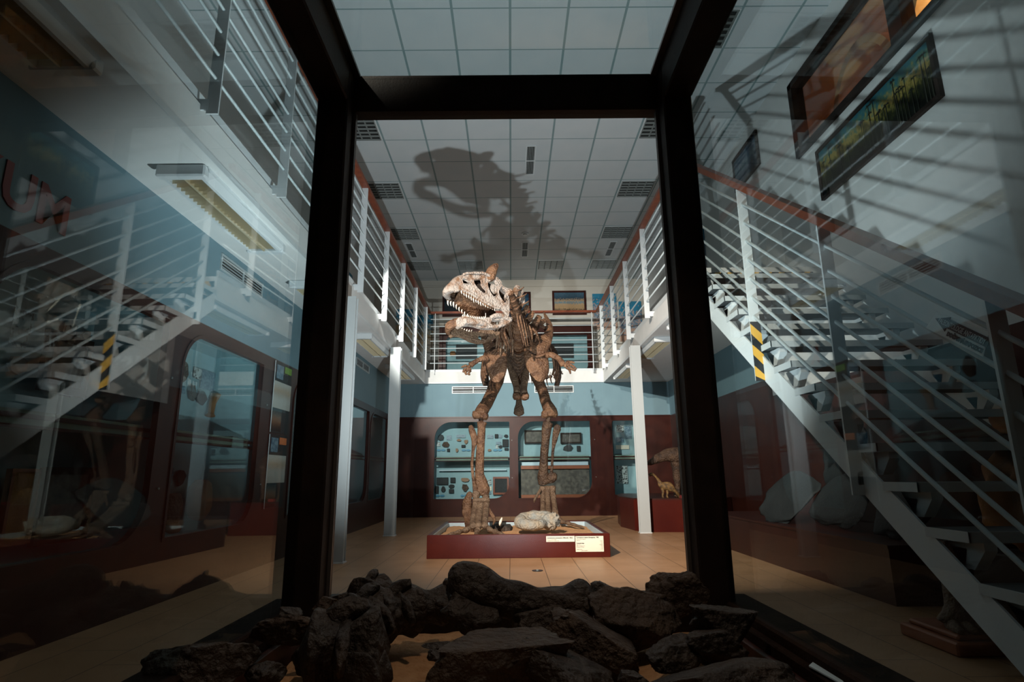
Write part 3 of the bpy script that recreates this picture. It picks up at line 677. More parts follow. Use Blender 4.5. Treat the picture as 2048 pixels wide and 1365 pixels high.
YP = [11.47, 10.2, 8.93, 7.67, 6.39, 5.2, 4.04, 3.0, 1.8]
railing('left gallery railing with red-brown wooden handrail', [(-1.71, y, SL1) for y in YP], (-1.71, .6, SL1), (-1.71, 11.98, SL1), (-1, 0, 0))
railing('right gallery railing with red-brown wooden handrail', [(1.87, y, SL1) for y in [11.48, 10.2, 8.93, 7.65, 6.37]], (1.87, 5.75, SL1), (1.87, 11.98, SL1), (1, 0, 0))
railing('back gallery railing across the end of the hall', [(-1.58, YB-.1, SL1), (1.74, YB-.1, SL1)], (-1.68, YB-.1, SL1), (1.84, YB-.1, SL1), (0, 1, 0), cross=(0, 1, 0))

# ------------------------------------------------------------------ staircase (right), rising away from the camera
XS0, XS1 = 1.97, 3.2; SLO = .7375
st = thing('staircase', (2.5, 2.3, 0), 'white steel open-riser staircase with dark treads on the right', 'staircase')
for x in (XS0-.04, XS1-.05):
    yb = 5.80
    lo = lambda y: SLO*y-1.736
    m = MB().prism([(x, 2.354, 0), (x, yb, lo(yb)), (x, yb, lo(yb)+.195), (x, 2.09, .0)], (.012, 0, 0))
    m.prism([(x+.012, 2.354, 0), (x+.012, yb, lo(yb)), (x+.012, yb, lo(yb)+.012), (x+.012, 2.338, 0)], (.05, 0, 0))
    m.build('stringer', M['paint'], st)
for k in range(1, 15):
    z = .2*k-.037; y1 = (z+1.534)/SLO; y0 = y1-.27
    xa = XS0-.045
    tr = MB().box(xa+.006, XS1, y0+.006, y1, z-.035, z-.001).build('tread', M['treadm'], st)
    MB().box(xa, XS1, y0, y0+.006, z-.045, z+.0).box(xa, xa+.006, y0, y1, z-.045, z+.0).build('nosing', M['treadedge'], tr)
    for x in (xa+.07, XS1-.16):
        m = MB(); yn = y0+.02
        m.prism([(x, yn, z-.046), (x, y1-.03, z-.046), (x, y1-.05, z-.075), (x, yn+.10, z-.082), (x, yn+.13, z-.165), (x, yn+.075, z-.165), (x, yn, z-.08)], (.055, 0, 0))
        m.build('bracket', M['paint'], tr)
# stair railing
sr = thing('stair_railing', (1.9, 2.2, .3), 'sloping white stair railing with wooden handrail and striped post', 'railing')
hz = lambda y: .7376*y-.135
for y in (5.47, 4.38, 3.29, 2.2, 1.1):
    zb = SLO*y-1.736+.0
    m = MB(); m.beam((1.9, y, max(zb, 0)), (1.9, y, hz(y)-.02), .075, .014, (0, 1, 0)); m.beam((1.9, y, max(zb, 0)+.09), (1.935, y, max(zb, 0)+.09), .014, .07)
    pst = m.build('post', M['paint'], sr)
    if abs(y-4.38) < .01:
        z0t, z1t = zb-.005, zb+.46
        MB().box(1.9-.04, 1.9+.04, y-.0095, y-.0075, z0t, z1t).build('black_tape', M['blk'], pst)
        m = MB()
        for i in range(3):
            zc = z0t+.06+i*.165
            lo = max(zc-.09, z0t)
            m.prism([(1.8595, y-.0105, zc+.06), (1.9405, y-.0105, zc-.02), (1.9405, y-.0105, max(zc-.11, z0t)), (1.8595, y-.0105, max(zc-.02, z0t))], (0, .001, 0))
        m.build('yellow_stripe', M['yellow'], pst)
for k in range(7):
    q = .13+.83*k/6
    a = (1.9, 1.1, hz(1.1)-q*1.14+.0); b_ = (1.9, 5.5, hz(5.5)-q*1.14)
    MB().tube([a, b_], .0115, 8, 1).build('rail_bar', M['rod'], sr)
MB().beam((1.9, .9, hz(.9)+.015), (1.9, 5.52, hz(5.52)+.015), .075, .05).build('handrail', M['rail'], sr)
# striped edge of the top landing
t = thing('landing_edge_tape', (2.55, 5.82, SL0+.15), 'yellow and black striped tape on edge of stair head landing', 'tape')
MB().box(1.97, 3.2, 5.824, 5.832, SL1-.12, SL1-.06).build('black_band', M['blk'], t)
m = MB()
for i in range(9): x = 2.0+i*.135; m.prism([(x, 5.820, SL1-.12), (x+.06, 5.820, SL1-.12), (x+.09, 5.820, SL1-.06), (x+.03, 5.820, SL1-.06)], (0, .003, 0))
m.build('stripe', M['yellow'], t)
# paper arrow sign on the stair railing
A = [at(x, y, 'X', 1.885) for x, y in ((1852, 656), (1965, 714), (1978, 664), (1873, 624))]
sg = thing('arrow_sign', (1.885, A[0].y, A[0].z), 'paper sign with black arrow tied to the stair railing', 'sign')
MB().prism(A, (.004, 0, 0)).build('paper', mat('sign_paper', (.75, .78, .78), .6), sg)
bl, br, tr_, tl = A; bot = br-bl; up_ = ((tl-bl)+(tr_-br))/2
def sp(u, v): return bl+bot*u+up_*v+Vector((-.003, 0, 0))
MB().prism([sp(.10, .62), sp(.33, .98), sp(.33, .86), sp(1.0, .86), sp(1.0, .44), sp(.33, .44), sp(.33, .26)], (.002, 0, 0)).build('arrow', M['blk'], sg)
L_ = bot.length
text('lettering', 'PALEONTOLOGIE ANTARKTIDY', up_.length*.36, M['paint'], sp(.17, .52)+Vector((-.002, 0, 0)), bot, up_, sg, .001, .0, L_*.8/(up_.length*.36*14.6))
text('lettering', 'DOČASNÁ EXPOZICE', up_.length*.26, M['blk'], sp(.38, .14), bot, up_, sg, .001, .002, L_*.6/(up_.length*.26*9.9))

# ------------------------------------------------------------------ pictures
def rectX(px0, py0, px1, py1, px2, py2, px3, py3, X):
    return [at(px0, py0, 'X', X), at(px1, py1, 'X', X), at(px2, py2, 'X', X), at(px3, py3, 'X', X)]
def wallpic(X, ya, yb, za, zb, *r, **k):
    # bottom-left as seen from the hall (facing the wall)
    return framed('framed_painting', [(X, yb, za), (X, ya, za), (X, ya, zb), (X, yb, zb)], (-1 if X > 0 else 1, 0, 0), *r, **k)
pf_ = wallpic(XW-.004, 3.87, 5.60, 3.57, 4.13, M['dark'], M['forest'], 'large framed swamp forest painting on wall above the stairs', 'painting', fw=.035)
rn = random.Random(12); m = MB(); xx = XW-.0265
for i in range(26):
    y = rn.uniform(3.93, 5.54); h0 = 3.60; h1 = rn.uniform(3.80, 4.06); w_ = rn.uniform(.003, .008)
    m.prism([(xx, y-w_, h0), (xx, y+w_, h0), (xx, y+w_*.5, h1), (xx, y-w_*.5, h1)], (.002, 0, 0))
    for k in range(7):
        a = math.pi*k/6; l = rn.uniform(.02, .05); m.prism([(xx, y, h1), (xx, y+l*math.cos(a), h1+l*.45*math.sin(a)-.006), (xx, y+l*.6*math.cos(a), h1+l*.5*math.sin(a)+.004)], (.002, 0, 0))
m.build('painted_trees', mat('tree_paint', (.012, .016, .006), .5), pf_)
wallpic(XW-.004, 6.9, 7.72, 4.74, 5.24, M['dark'], M['sea'], 'framed dark blue painting on right upper wall', 'painting', fw=.03)
wallpic(-XW+.004, 7.3, 8.6, 4.0, 4.7, M['dark'], M['sea'], 'framed dark blue painting seen through left railing bars', 'painting', fw=.03)
for (x0, x1, z0, z1, pm, lb) in [(-1.63, -.95, 4.55, 5.15, 'night', 'framed dark painting on back wall, left behind skull'), (-.25, .51, 4.47, 5.16, 'sea', 'framed blue painting on back wall behind the neck'), (1.04, 1.86, 4.57, 5.18, 'beach', 'framed tide pool painting on back wall, right')]:
    framed('framed_painting', [(x0, YU-.004, z0), (x1, YU-.004, z0), (x1, YU-.004, z1), (x0, YU-.004, z1)], (0, -1, 0), M['wood'], M[pm], lb, 'painting', .045)
for (x0, x1, z0, z1, m_, lb) in [(-2.75, -2.35, 3.95, 4.75, 'map', 'tall orange map sheet at left end of back gallery'), (-2.25, -1.85, 3.7, 4.6, 'map', 'orange and green map sheet beside left gallery corner'), (2.02, 2.6, 4.2, 5.1, 'map2', 'blue and pink map sheet at right end of back gallery'), (2.65, 3.2, 3.9, 4.9, 'map2', 'second blue and pink map sheet in right gallery corner')]:
    o = MB().box(x0, x1, YU-.02, YU-.004, z0, z1).build('map_sheet', M[m_]); tag(o, lb, 'map')
for (y0, y1, lb) in [(9.2, 10.1, 'pink and blue map panel on far part of right upper wall'), (10.4, 11.6, 'blue map panel at far end of right upper wall')]:
    o = MB().box(XW-.02, XW-.004, y0, y1, 3.5, 4.9).build('wall_map', M['map2']); tag(o, lb, 'map')
for (y0, y1, lb) in [(9.2, 10.1, 'orange map panel on far part of left upper wall'), (10.4, 11.6, 'yellow map panel at far end of left upper wall')]:
    o = MB().box(-XW+.004, -XW+.02, y0, y1, 3.5, 4.9).build('wall_map', M['map']); tag(o, lb, 'map')
# cabinets on the back gallery
for (x0, x1, lb) in [(-1.66, -.35, 'dark red glazed cabinet on back gallery, left behind railing'), (.62, 1.95, 'dark red glazed cabinet on back gallery, right behind railing')]:
    t = thing('gallery_cabinet', ((x0+x1)/2, YU-.2, SL1), lb, 'cabinet')
    op = rrect(x0+.16, x1-.14, 3.15, 4.0, .14)
    MB().plate([[(x0, SL1), (x1, SL1), (x1, 4.25), (x0, 4.25)], op], lambda a, b, d: Vector((a, YU-.32+d, b)), .03).build('frame', M['wood'], t)
    MB().box(x0, x0+.03, YU-.29, YU-.01, SL1, 4.25).box(x1-.03, x1, YU-.29, YU-.01, SL1, 4.25).box(x0, x1, YU-.29, YU-.01, 4.22, 4.25).build('carcass', M['wood'], t)
    MB().box(x0+.03, x1-.03, YU-.04, YU-.01, SL1, 4.2).build('lining', M['teal'], t)
    MB().box(x0+.14, x1-.12, YU-.285, YU-.281, 3.1, 4.05).build('glass_pane', M['cabglass'], t)
    xm = (x0+x1)/2
    o = framed('framed_print', [(xm-.28, YU-.05, 3.5), (xm+.22, YU-.05, 3.5), (xm+.22, YU-.05, 3.85), (xm-.28, YU-.05, 3.85)], (0, -1, 0), M['black'], M['slate'], 'dark print inside %s gallery cabinet' % ('left' if x0 < 0 else 'right'), 'print', .02)
    o = MB().lump((xm-.35, YU-.12, 3.62), (.07, .04, .06), 3, .3, sub=2).build('fossil', M['orange' if x0 < 0 else 'tan']); tag(o, 'small pale fossil inside %s gallery cabinet' % ('left' if x0 < 0 else 'right'), 'fossil')
# ------------------------------------------------------------------ plinth box with sand
bx = thing('sand_plinth', (.066, 7.05, 0), 'low dark red wooden box of sand carrying the skeleton', 'plinth')
BX0, BX1, BY0, BY1, BZ = -.856, .99, 6.18, 7.92, .228
MB().bevbox(BX0, BX1, BY0, BY0+.045, 0, BZ, .004).build('front_board', M['woodred'], bx)
MB().bevbox(BX0, BX0+.04, BY0+.045, BY1-.04, 0, BZ, .004).build('side_board', M['woodred'], bx)
MB().bevbox(BX1-.04, BX1, BY0+.045, BY1-.04, 0, BZ, .004).build('side_board', M['woodred'], bx)
MB().bevbox(BX0, BX1, BY1-.04, BY1, 0, BZ, .004).build('back_board', M['woodred'], bx)
m = MB(); m.box(BX0+.04, BX0+.046, BY0+.045, BY1-.04, .08, BZ-.012).box(BX1-.05, BX1-.04, BY0+.045, BY1-.04, .08, BZ-.012).box(BX0+.04, BX1-.04, BY1-.048, BY1-.04, .08, BZ-.012)
m.build('lining', M['lining'], bx)
def sandsheet(x0, x1, y0, y1, zb, z, amp, nx, ny, seed):
    m = MB(); vs = []; fs = []
    for j in range(ny+1):
        for i in range(nx+1):
            x = x0+(x1-x0)*i/nx; y = y0+(y1-y0)*j/ny
            e = min(1, min(i, nx-i, j, ny-j)/4)
            vs.append((x, y, z+amp*(noise.noise((x*3.2+seed, y*3.2, 0))+.5*noise.noise((x*9, y*9, seed))+.2*noise.noise((x*25, y*25, seed)))-.02*(1-e)))
    for j in range(ny):
        for i in range(nx): a = j*(nx+1)+i; fs.append((a, a+1, a+nx+2, a+nx+1))
    m.add(vs, fs, True); return m
o = sandsheet(BX0+.046, BX1-.05, BY0+.045, BY1-.048, 0, .175, .022, 90, 80, 3).build('sand_bed', M['sand'])
tag(o, 'rippled orange sand filling the red plinth box', 'sand')['kind'] = 'stuff'
def card(x0, x1, z0, z1, lines, label):
    Y = BY0-.001
    t = thing('label_card', ((x0+x1)/2, Y-.002, z0), label, 'label')
    MB().box(x0, x1, Y-.003, Y, z0, z1).build('card', M['card'], t)
    for (body, u, v, size, bold, al, mm) in lines:
        text('lettering', body, size, M[mm], (x0+(x1-x0)*u, Y-.0045, z0+(z1-z0)*v), (1, 0, 0), (0, 0, 1), t, .001, bold, .92, al)
H = .0
a = at(1092.5, 1084.6, 'Y', BY0); b_ = at(1149, 1072.5, 'Y', BY0)
card(a.x, b_.x, a.z, b_.z, [('Lewesiceras peramplum (Mantell, 1822)', .03, .60, .0175, .0004, 'LEFT', 'ink'), ('amonit, svrchní křída', .03, .34, .012, 0, 'LEFT', 'inkg'), ('největší druh z české křídy', .03, .12, .012, 0, 'LEFT', 'inkg')], 'small cream label card on plinth front, left of the larger card')
a = at(1151.5, 1104.5, 'Y', BY0); b_ = at(1206.5, 1072.5, 'Y', BY0)
card(a.x, b_.x, a.z, b_.z, [('Carnotaurus sastrei Bonaparte, 1985', .03, .88, .0165, .0004, 'LEFT', 'ink'), ('svrchní křída, Patagonie', .03, .79, .011, 0, 'LEFT', 'inkg'), ('Argentina', .03, .71, .011, 0, 'LEFT', 'inkg'),
      ('Technické údaje', .03, .52, .013, .0004, 'LEFT', 'ink'), ('délka 7,5 m', .03, .44, .011, 0, 'LEFT', 'inkg'), ('výška v bocích 2,2 m', .03, .36, .011, 0, 'LEFT', 'inkg'), ('hmotnost 1500 kg', .03, .28, .011, 0, 'LEFT', 'inkg'), ('odlitek kostry', .03, .14, .011, 0, 'LEFT', 'inkg'), ('sádra a laminát', .2, .06, .011, 0, 'LEFT', 'inkg')]
     + [(s_, .97, .66-.075*i, .011, 0, 'RIGHT', 'inkg') for i, s_ in enumerate(['Autoři', 'J. N.', 'P. K.', 'muzeum', 'M. S.', 'V. K.', 'L. R.', 'A. H.'])], 'larger cream label card at right end of plinth front')
# ammonite: thick coil lying tilted on the sand
def ammonite():
    c = at(1066, 1044, 'Y', 6.72); c.z = .30
    t = thing('giant_ammonite', (c.x, c.y, .17), 'big grey coiled ammonite lying on the sand between the feet', 'ammonite')
    pts, rad = [], []
    n = 46
    tilt = Matrix.Rotation(math.radians(14), 3, 'X')
    for i in range(n+1):
        a = 2*math.pi*(2.1*i/n); k = math.exp((i/n-1)*1.45)
        R0 = .188*k; rr = .098*k*(1+.05*math.sin(a*14))
        ang = -a*1.0+2*math.pi*2.1+.05
        pts.append(c+tilt @ Vector((R0*1.02*math.cos(ang), R0*.95*math.sin(ang), 0))); rad.append(rr)
    m = MB(); m.tube(pts, rad, 20, 3, .95, (0, 0, 1), .10, 3)
    coil = m.build('coil', M['ammo'], t)
    core = MB().lump(c+Vector((0, 0, -.0)), (.10, .10, .03), 5, .2, sub=3).build('core', M['tan'], t)
    e = pts[-1]; m = MB().lump(e+Vector((.02, .0, .01)), (.07, .085, .08), 8, .5, 2.5, sub=4).build('broken_aperture', M['ammo'], t)
ammonite()

# ------------------------------------------------------------------ the dinosaur skeleton
Sk = thing('dinosaur_skeleton', (.1, 7.1, .17), 'mounted skeleton of a horned meat-eating dinosaur standing in the sand box', 'dinosaur skeleton')
def S(px, py, Y): return at(px, py, 'Y', Y)
def bone(name, pts, m='bone', seg=12, sub=4, sq=1, rough=.12, seed=1, up=(0, 1, 0), parent=Sk):
    """pts: (px, py, depth, half-width px)"""
    P_ = [S(a, b, c) for a, b, c, r in pts]; R_ = [r*c/F for a, b, c, r in pts]
    return MB().tube(P_, R_, seg, sub, sq, up, rough, seed).build(name, M[m], parent)
# skull: two side plates, roof strip, horn, teeth
d_ = Vector((-.80, -.60, 0)).normalized(); n_ = Vector((-d_.y, d_.x, 0)); n_ = -n_ if n_.y < 0 else n_   # away from the camera
O_ = S(1000, 600, 5.68)
def plane_pt(zx, zy):
    px, py = 900+zx/8.53, 520+zy/8.53
    d = (px-1024)/F*RT_-(py-682.5)/F*UP_+FW_
    t = (O_-EYE).dot(n_)/d.dot(n_); return EYE+d*t
def uvof(zx, zy):
    p = plane_pt(zx, zy)-O_; return (-p.dot(d_), p.z)
umax = uvof(1060, 490)[0]; umin = uvof(85, 480)[0]
def wid(u):
    k = min(max((u-umin)/(umax-umin), 0), 1); return .17+.09*min(1, k*1.6)
LAT = (n_*.90-Vector((0, 0, .42))).normalized()      # across the head, which is tipped over a little
def bow(u, v):
    k = min(max((u-umin)/(umax-umin), 0), 1); return .035*(1-k)**3
def nearf(u, v, d): return O_-d_*u+Vector((0, 0, v))+LAT*(bow(u, v)+d)
def farf(u, v, d): return O_-d_*u+Vector((0, 0, v))+LAT*(wid(u)+.02-d)
def bridge(name, pts, bulge, m, parent, th=.018, n=7, fa=nearf, fb=farf, rag=.0):
    """bone sheet joining near and far side along an outline, bulging by vector bulge"""
    A = [fa(*p, .004) for p in pts]; B = [fb(*p, .004) for p in pts]; vs = []
    cen = sum(A+B, Vector())/(2*len(A)); bl = Vector(bulge)
    for lay in (0, 1):
        for a, b in zip(A, B):
            for j in range(n+1):
                t = j/n; s = math.sin(math.pi*t)**.7; p = a.lerp(b, t)+bl*s
                p += bl.normalized()*rag*noise.noise(p*40)
                vs.append(p-bl.normalized()*th*lay)
    m_ = len(A); k = m_*(n+1); fs = []
    for i in range(m_-1):
        for j in range(n):
            a = i*(n+1)+j; fs += [(a, a+1, a+n+2, a+n+1), (a+k, a+n+1+k, a+n+2+k, a+1+k)]
    for j in range(n): a = j; b = (m_-1)*(n+1)+j; fs += [(a, a+k, a+1+k, a+1), (b, b+1, b+1+k, b+k)]
    for i in range(m_-1):
        for j in (0, n): a = i*(n+1)+j; fs.append((a, a+n+1, a+n+1+k, a+k))
    return MB().add(vs, fs, True).build(name, M[m], parent)
UP = [(90, 480), (84, 430), (118, 360), (190, 292), (240, 228), (300, 212), (360, 218), (430, 222), (500, 226), (560, 222), (640, 262), (720, 300), (795, 290), (820, 300), (850, 380), (900, 440), (950, 470), (1000, 488), (1050, 490), (1045, 545), (1000, 600), (1012, 680), (1018, 780), (1016, 880), (1004, 978), (985, 975), (960, 945), (935, 895), (900, 852), (850, 832), (790, 818), (740, 790), (700, 770), (650, 742), (600, 715), (550, 685), (500, 650), (450, 615), (400, 580), (350, 545), (300, 512), (260, 492), (220, 476), (180, 500), (130, 505)]
HOLES = [[(240, 315), (265, 308), (300, 330), (330, 362), (345, 372), (320, 386), (280, 382), (250, 370)],
         [(420, 336), (470, 334), (530, 330), (545, 360), (540, 400), (565, 450), (612, 495), (612, 550), (570, 548), (530, 520), (480, 470), (440, 410), (425, 370)],
         [(662, 385), (690, 378), (712, 340), (760, 370), (795, 430), (750, 432), (712, 425), (708, 460), (725, 505), (760, 545), (800, 555), (780, 590), (742, 608), (705, 560), (675, 500), (655, 430)],
         [(838, 520), (862, 500), (872, 462), (905, 470), (945, 510), (968, 560), (958, 620), (990, 610), (985, 660), (955, 700), (958, 762), (920, 715), (885, 670), (852, 620), (838, 570)],
         [(822, 318), (850, 335), (880, 375), (886, 405), (862, 398), (835, 350)]]
def grow(h, k):
    cx = sum(a for a, b in h)/len(h); cy = sum(b for a, b in h)/len(h)
    return [(cx+(a-cx)*k, cy+(b-cy)*k) for a, b in h]
HOLES = [grow(h, k) for h, k in zip(HOLES, (1.3, 1.14, 1.18, 1.1, 1.0))]
uv = lambda L: [uvof(a, b) for a, b in L]
sk = MB(); sk.plate([uv(UP)]+[uv(h) for h in HOLES], nearf, .022)
skull = sk.build('skull', M['skull'], Sk)
fs = MB(); fs.plate([uv(UP)], farf, .02); fs.build('far_cheek', M['bonedk'], skull)  # darker bone colour imitates the shade seen through the skull openings
bridge('skull_roof', uv(UP[4:12]), Vector((0, 0, .03)), 'skull', skull, rag=.012)
bridge('skull_back', uv(UP[15:20]), Vector((0, 0, .015)), 'skull', skull)
bridge('muzzle', uv([(230, 470), (150, 500), (92, 470), (86, 430), (118, 360), (190, 292), (240, 228)]), d_*.075+Vector((0, 0, -.0)), 'skull', skull, rag=.008)
bridge('palate', uv([(230, 505), (330, 560), (430, 625), (540, 700), (640, 760), (760, 815)]), Vector((0, 0, .05)), 'bone', skull, rag=.02)
bc = MB().tube([(nearf(*uvof(*a), .0)+farf(*uvof(*a), 0))/2 for a in [(330, 290), (500, 300), (700, 360), (880, 480), (990, 560)]], [.03, .06, .085, .085, .04], 14, 3, .9, (0, 1, 0), .3)
bc.build('shade_core', mat('inner_shade_bone', (.018, .012, .009), .8), skull)  # near-black core added inside the skull, its colour imitates shade behind the openings
# rough raised rims around the openings
rm = MB()
for h in HOLES[0:4]:
    P_ = [nearf(*uvof(*p), -.002) for p in h]; rm.tube(P_+[P_[0]], .004, 6, 3, 1, (0, 1, 0), .4, 5)
P_ = [nearf(*uvof(*p), -.004) for p in UP[4:12]]; rm.tube(P_, .014, 8, 3, 1, (0, 1, 0), .7, 9)
P_ = [nearf(*uvof(*p), .004) for p in UP[29:43]]; rm.tube(P_, .013, 8, 2, 1, (0, 1, 0), .2, 9)
P_ = [nearf(*uvof(*p), .008) for p in [(600, 290), (590, 350), (570, 400), (600, 460), (640, 500)]]; rm.tube(P_, [.012, .014, .009, .008, .007], 10, 3, .7, (0, 1, 0), .5, 4)
P_ = [nearf(*uvof(*p), .006) for p in [(705, 300), (770, 340), (815, 390), (840, 450), (815, 520), (860, 640), (900, 720)]]; rm.tube(P_, [.01, .014, .012, .008, .007, .01, .01], 10, 3, .8, (0, 1, 0), .3, 6)
rm.build('skull_ridges', M['skull'], skull)
hb = nearf(*uvof(700, 268), .03); ht = nearf(*uvof(806, 72), .0)
hm = nearf(*uvof(735, 165), .015); hm2 = nearf(*uvof(780, 105), .005)
MB().tube([hb-Vector((0, 0, .03)), hb, hm, hm2, ht], [.062, .063, .052, .034, .016], 14, 4, .75, (0, 1, 0), .12, 3).build('horn', M['bone'], skull)
MB().tube([nearf(*uvof(980, 590), .01), nearf(*uvof(1035, 540), .01), farf(*uvof(1030, 520), .01)], [.02, .035, .03], 10, 4, .8, (0, 1, 0), .2).build('occiput', M['skull'], skull)
teeth = []
for k in range(15):
    t_ = k/14; zx = 225+t_*545; zy = 478+(t_*545)*.585
    ln = .030+.022*math.sin(math.pi*min(1, t_*1.15))*(.6+.4*((k*7) % 3)/2)
    teeth.append((nearf(*uvof(zx, zy), .010), Vector((0, 0, -1)), ln))
for k in range(12):
    t_ = k/11; zx = 120+t_*600; zy = 500+max(0, t_*600-80)*.55
    teeth.append((farf(*uvof(zx, zy), .010), Vector((0, 0, -1)), .035))
JAW = [(132, 1000), (160, 962), (230, 940), (300, 945), (360, 965), (420, 985), (490, 1000), (560, 1000), (620, 985), (690, 975), (745, 940), (800, 918), (860, 925), (920, 935), (980, 985), (1040, 975), (1068, 985), (1060, 1035), (1010, 1065), (950, 1085), (900, 1125), (840, 1150), (780, 1162), (720, 1166), (660, 1166), (600, 1160), (540, 1152), (480, 1130), (420, 1110), (360, 1098), (300, 1092), (250, 1100), (215, 1115), (180, 1130), (140, 1095)]
JH = [[(720, 1012), (790, 1030), (872, 1022), (862, 1070), (830, 1115), (770, 1100), (740, 1120), (690, 1085)]]
def jn(u, v, d): return nearf(u, v, d+.0)
def jf(u, v, d): return farf(u, v, d)
jm = MB(); jm.plate([uv(JAW)]+[uv(h) for h in JH], jn, .03); jaw = jm.build('lower_jaw', M['skull'], Sk)
jm = MB(); jm.plate([uv(JAW)]+[uv(h) for h in JH], jf, .03); jm.build('far_jaw', M['bonegr'], jaw)
jr = MB()
bridge('chin', uv([(235, 945), (165, 960), (132, 1000), (140, 1095), (215, 1110)]), d_*.075, 'bone', jaw, rag=.008, fa=jn, fb=jf)
jr = MB(); P_ = [nearf(*uvof(*p), .0) for p in [(250, 1030), (400, 1045), (560, 1080), (680, 1140), (800, 1140), (930, 1090), (1040, 1015)]]
jr.tube(P_, [.035, .034, .028, .018, .018, .022, .02], 10, 4, .8, (0, 1, 0), .2, 3)
P_ = [nearf(*uvof(*p), .0) for p in [(700, 985), (790, 950), (880, 955), (960, 1000), (1040, 1010)]]
jr.tube(P_, [.02, .028, .026, .022, .018], 10, 4, .8, (0, 1, 0), .25, 5)
jr.build('jaw_ridge', M['skull'], jaw)
for k in range(13):
    t_ = k/12; zx = 250+t_*360; zy = 948+55*math.sin(t_*1.9)
    teeth.append((nearf(*uvof(zx, zy), .014), Vector((0, 0, 1)), .026))
for k in range(9):
    t_ = k/8; zx = 200+t_*380; zy = 950+55*math.sin(t_*1.9)
    teeth.append((farf(*uvof(zx, zy), .014), Vector((0, 0, 1)), .028))
tme = None
for i, (p, d, ln) in enumerate(teeth):
    par = skull if d.z < 0 else jaw; ln *= 1.35
    MB().tube([p-d*.008, p+d*ln*.5+d_*.002, p+d*ln-d_*.006], [.0085, .007, .0014], 6, 2, .7, (0, 1, 0)).build('tooth', M['tooth'], par)
# thin metal prop that holds the jaws apart
MB().tube([S(971, 609, 5.75), S(971.3, 637, 5.75)], .004, 6, 1).build('jaw_prop', M['paint'], Sk)

# backbone: neck curves down and back from the skull, then the trunk, hips and tail
def vertebra(c, d, r, spine=.12, trans=.1, m='bone', seed=0, ribs=0, lat=0):
    c = Vector(c); d = Vector(d).normalized(); x = d.cross(Vector((0, 0, 1))).normalized(); u = x.cross(d)
    t_ = MB(); L = r*1.0
    t_.tube([c-d*L, c-d*L*.75, c, c+d*L*.75, c+d*L], [r*.9, r, r*.72, r, r*.9], 14, 2, 1, (0, 0, 1), .12, seed)
    o = t_.build('vertebra', M[m], Sk)
    s_ = MB(); s_.tube([c+u*r*.6, c+u*(r*.8+spine*.5), c+u*(r*.8+spine)+d*.02], [r*.35, r*.28, r*.3], 8, 3, .4, x, .2, seed)
    for k in (-1, 1):
        s_.tube([c+u*r*.5, c+x*k*(r+trans*.5)+u*(r*.7+trans*.25), c+x*k*(r+trans)+u*(r*.6+trans*.7)], [r*.3, r*.22, r*.16], 8, 3, .5, u, .2, seed+k)
    s_.build('spine_and_wings', M[m], o)
    return o
NK = [(1021, 590, 5.78, 9), (1026, 603, 5.87, 10), (1030, 618, 5.98, 11), (1033, 633, 6.1, 12), (1035, 648, 6.24, 12.5), (1036, 663, 6.39, 13), (1037, 678, 6.55, 13.5), (1037, 691, 6.70, 14)]
TR = [(1038, 697, 6.88, 13), (1039, 697, 7.04, 13), (1040, 695, 7.2, 12), (1041, 694, 7.36, 12), (1042, 694, 7.52, 12), (1044, 695, 7.7, 11), (1046, 697, 7.88, 11)]
pts = [S(a, b, c) for a, b, c, r in NK+TR]
for i, (a, b, c, r) in enumerate(NK+TR):
    d = pts[min(i+1, len(pts)-1)]-pts[max(i-1, 0)]
    vertebra(pts[i], d, r*c/F, .055+.02*min(i, 8)*.7 if i < 8 else .17, .09 if i < 8 else .12, 'bone' if i < 9 else 'bonedk', i)
# wing-like processes along the neck, seen as a jagged crest up to the shoulders
WG = [((1030, 600, 6.02), (1031, 582, 6.0), (1036, 572, 6.04), 6), ((1035, 610, 6.1), (1038, 592, 6.08), (1045, 582, 6.12), 6), ((1038, 622, 6.18), (1045, 605, 6.16), (1046, 590, 6.2), 5.5),
      ((1042, 640, 6.3), (1050, 622, 6.28), (1055, 612, 6.3), 6), ((1046, 655, 6.4), (1057, 640, 6.38), (1066, 624, 6.4), 7), ((1052, 668, 6.5), (1066, 655, 6.5), (1078, 632, 6.55), 8), ((1060, 672, 6.7), (1078, 650, 6.7), (1090, 640, 6.75), 6), ((1064, 668, 6.85), (1082, 652, 6.85), (1096, 668, 6.85), 4)]
for k, (a, b, c, r) in enumerate(WG):
    bone('neck_process', [(*a, r*.7), (*b, r), (*c, r*.75)], 'bone' if k > 2 else 'skull', 10, 4, .45, .3, k)
# long cervical ribs hanging either side
CR = [((1027, 605, 6.0), (1035, 640, 6.0), (1048, 690, 6.1)), ((1031, 600, 6.02), (1042, 645, 6.05), (1052, 694, 6.15)), ((1036, 610, 6.1), (1048, 650, 6.12), (1056, 692, 6.2)), ((1042, 622, 6.2), (1052, 650, 6.2), (1062, 690, 6.3)),
      ((1048, 640, 6.3), (1062, 662, 6.3), (1064, 692, 6.4)), ((1056, 650, 6.4), (1072, 665, 6.4), (1078, 682, 6.5)), ((1064, 655, 6.5), (1074, 668, 6.5), (1068, 690, 6.6)),
      ((1025, 640, 6.1), (1008, 660, 6.1), (1020, 697, 6.25)), ((1022, 645, 6.15), (1003, 660, 6.15), (1014, 695, 6.3)), ((1016, 650, 6.2), (998, 668, 6.2), (1006, 690, 6.35)), ((1010, 652, 6.25), (992, 668, 6.3), (998, 694, 6.4)),
      ((1004, 655, 6.3), (986, 672, 6.35), (982, 686, 6.4)), ((998, 655, 6.35), (990, 664, 6.35), (977, 680, 6.4)), ((1000, 600, 6.0), (1020, 640, 6.05), (1030, 652, 6.05))]
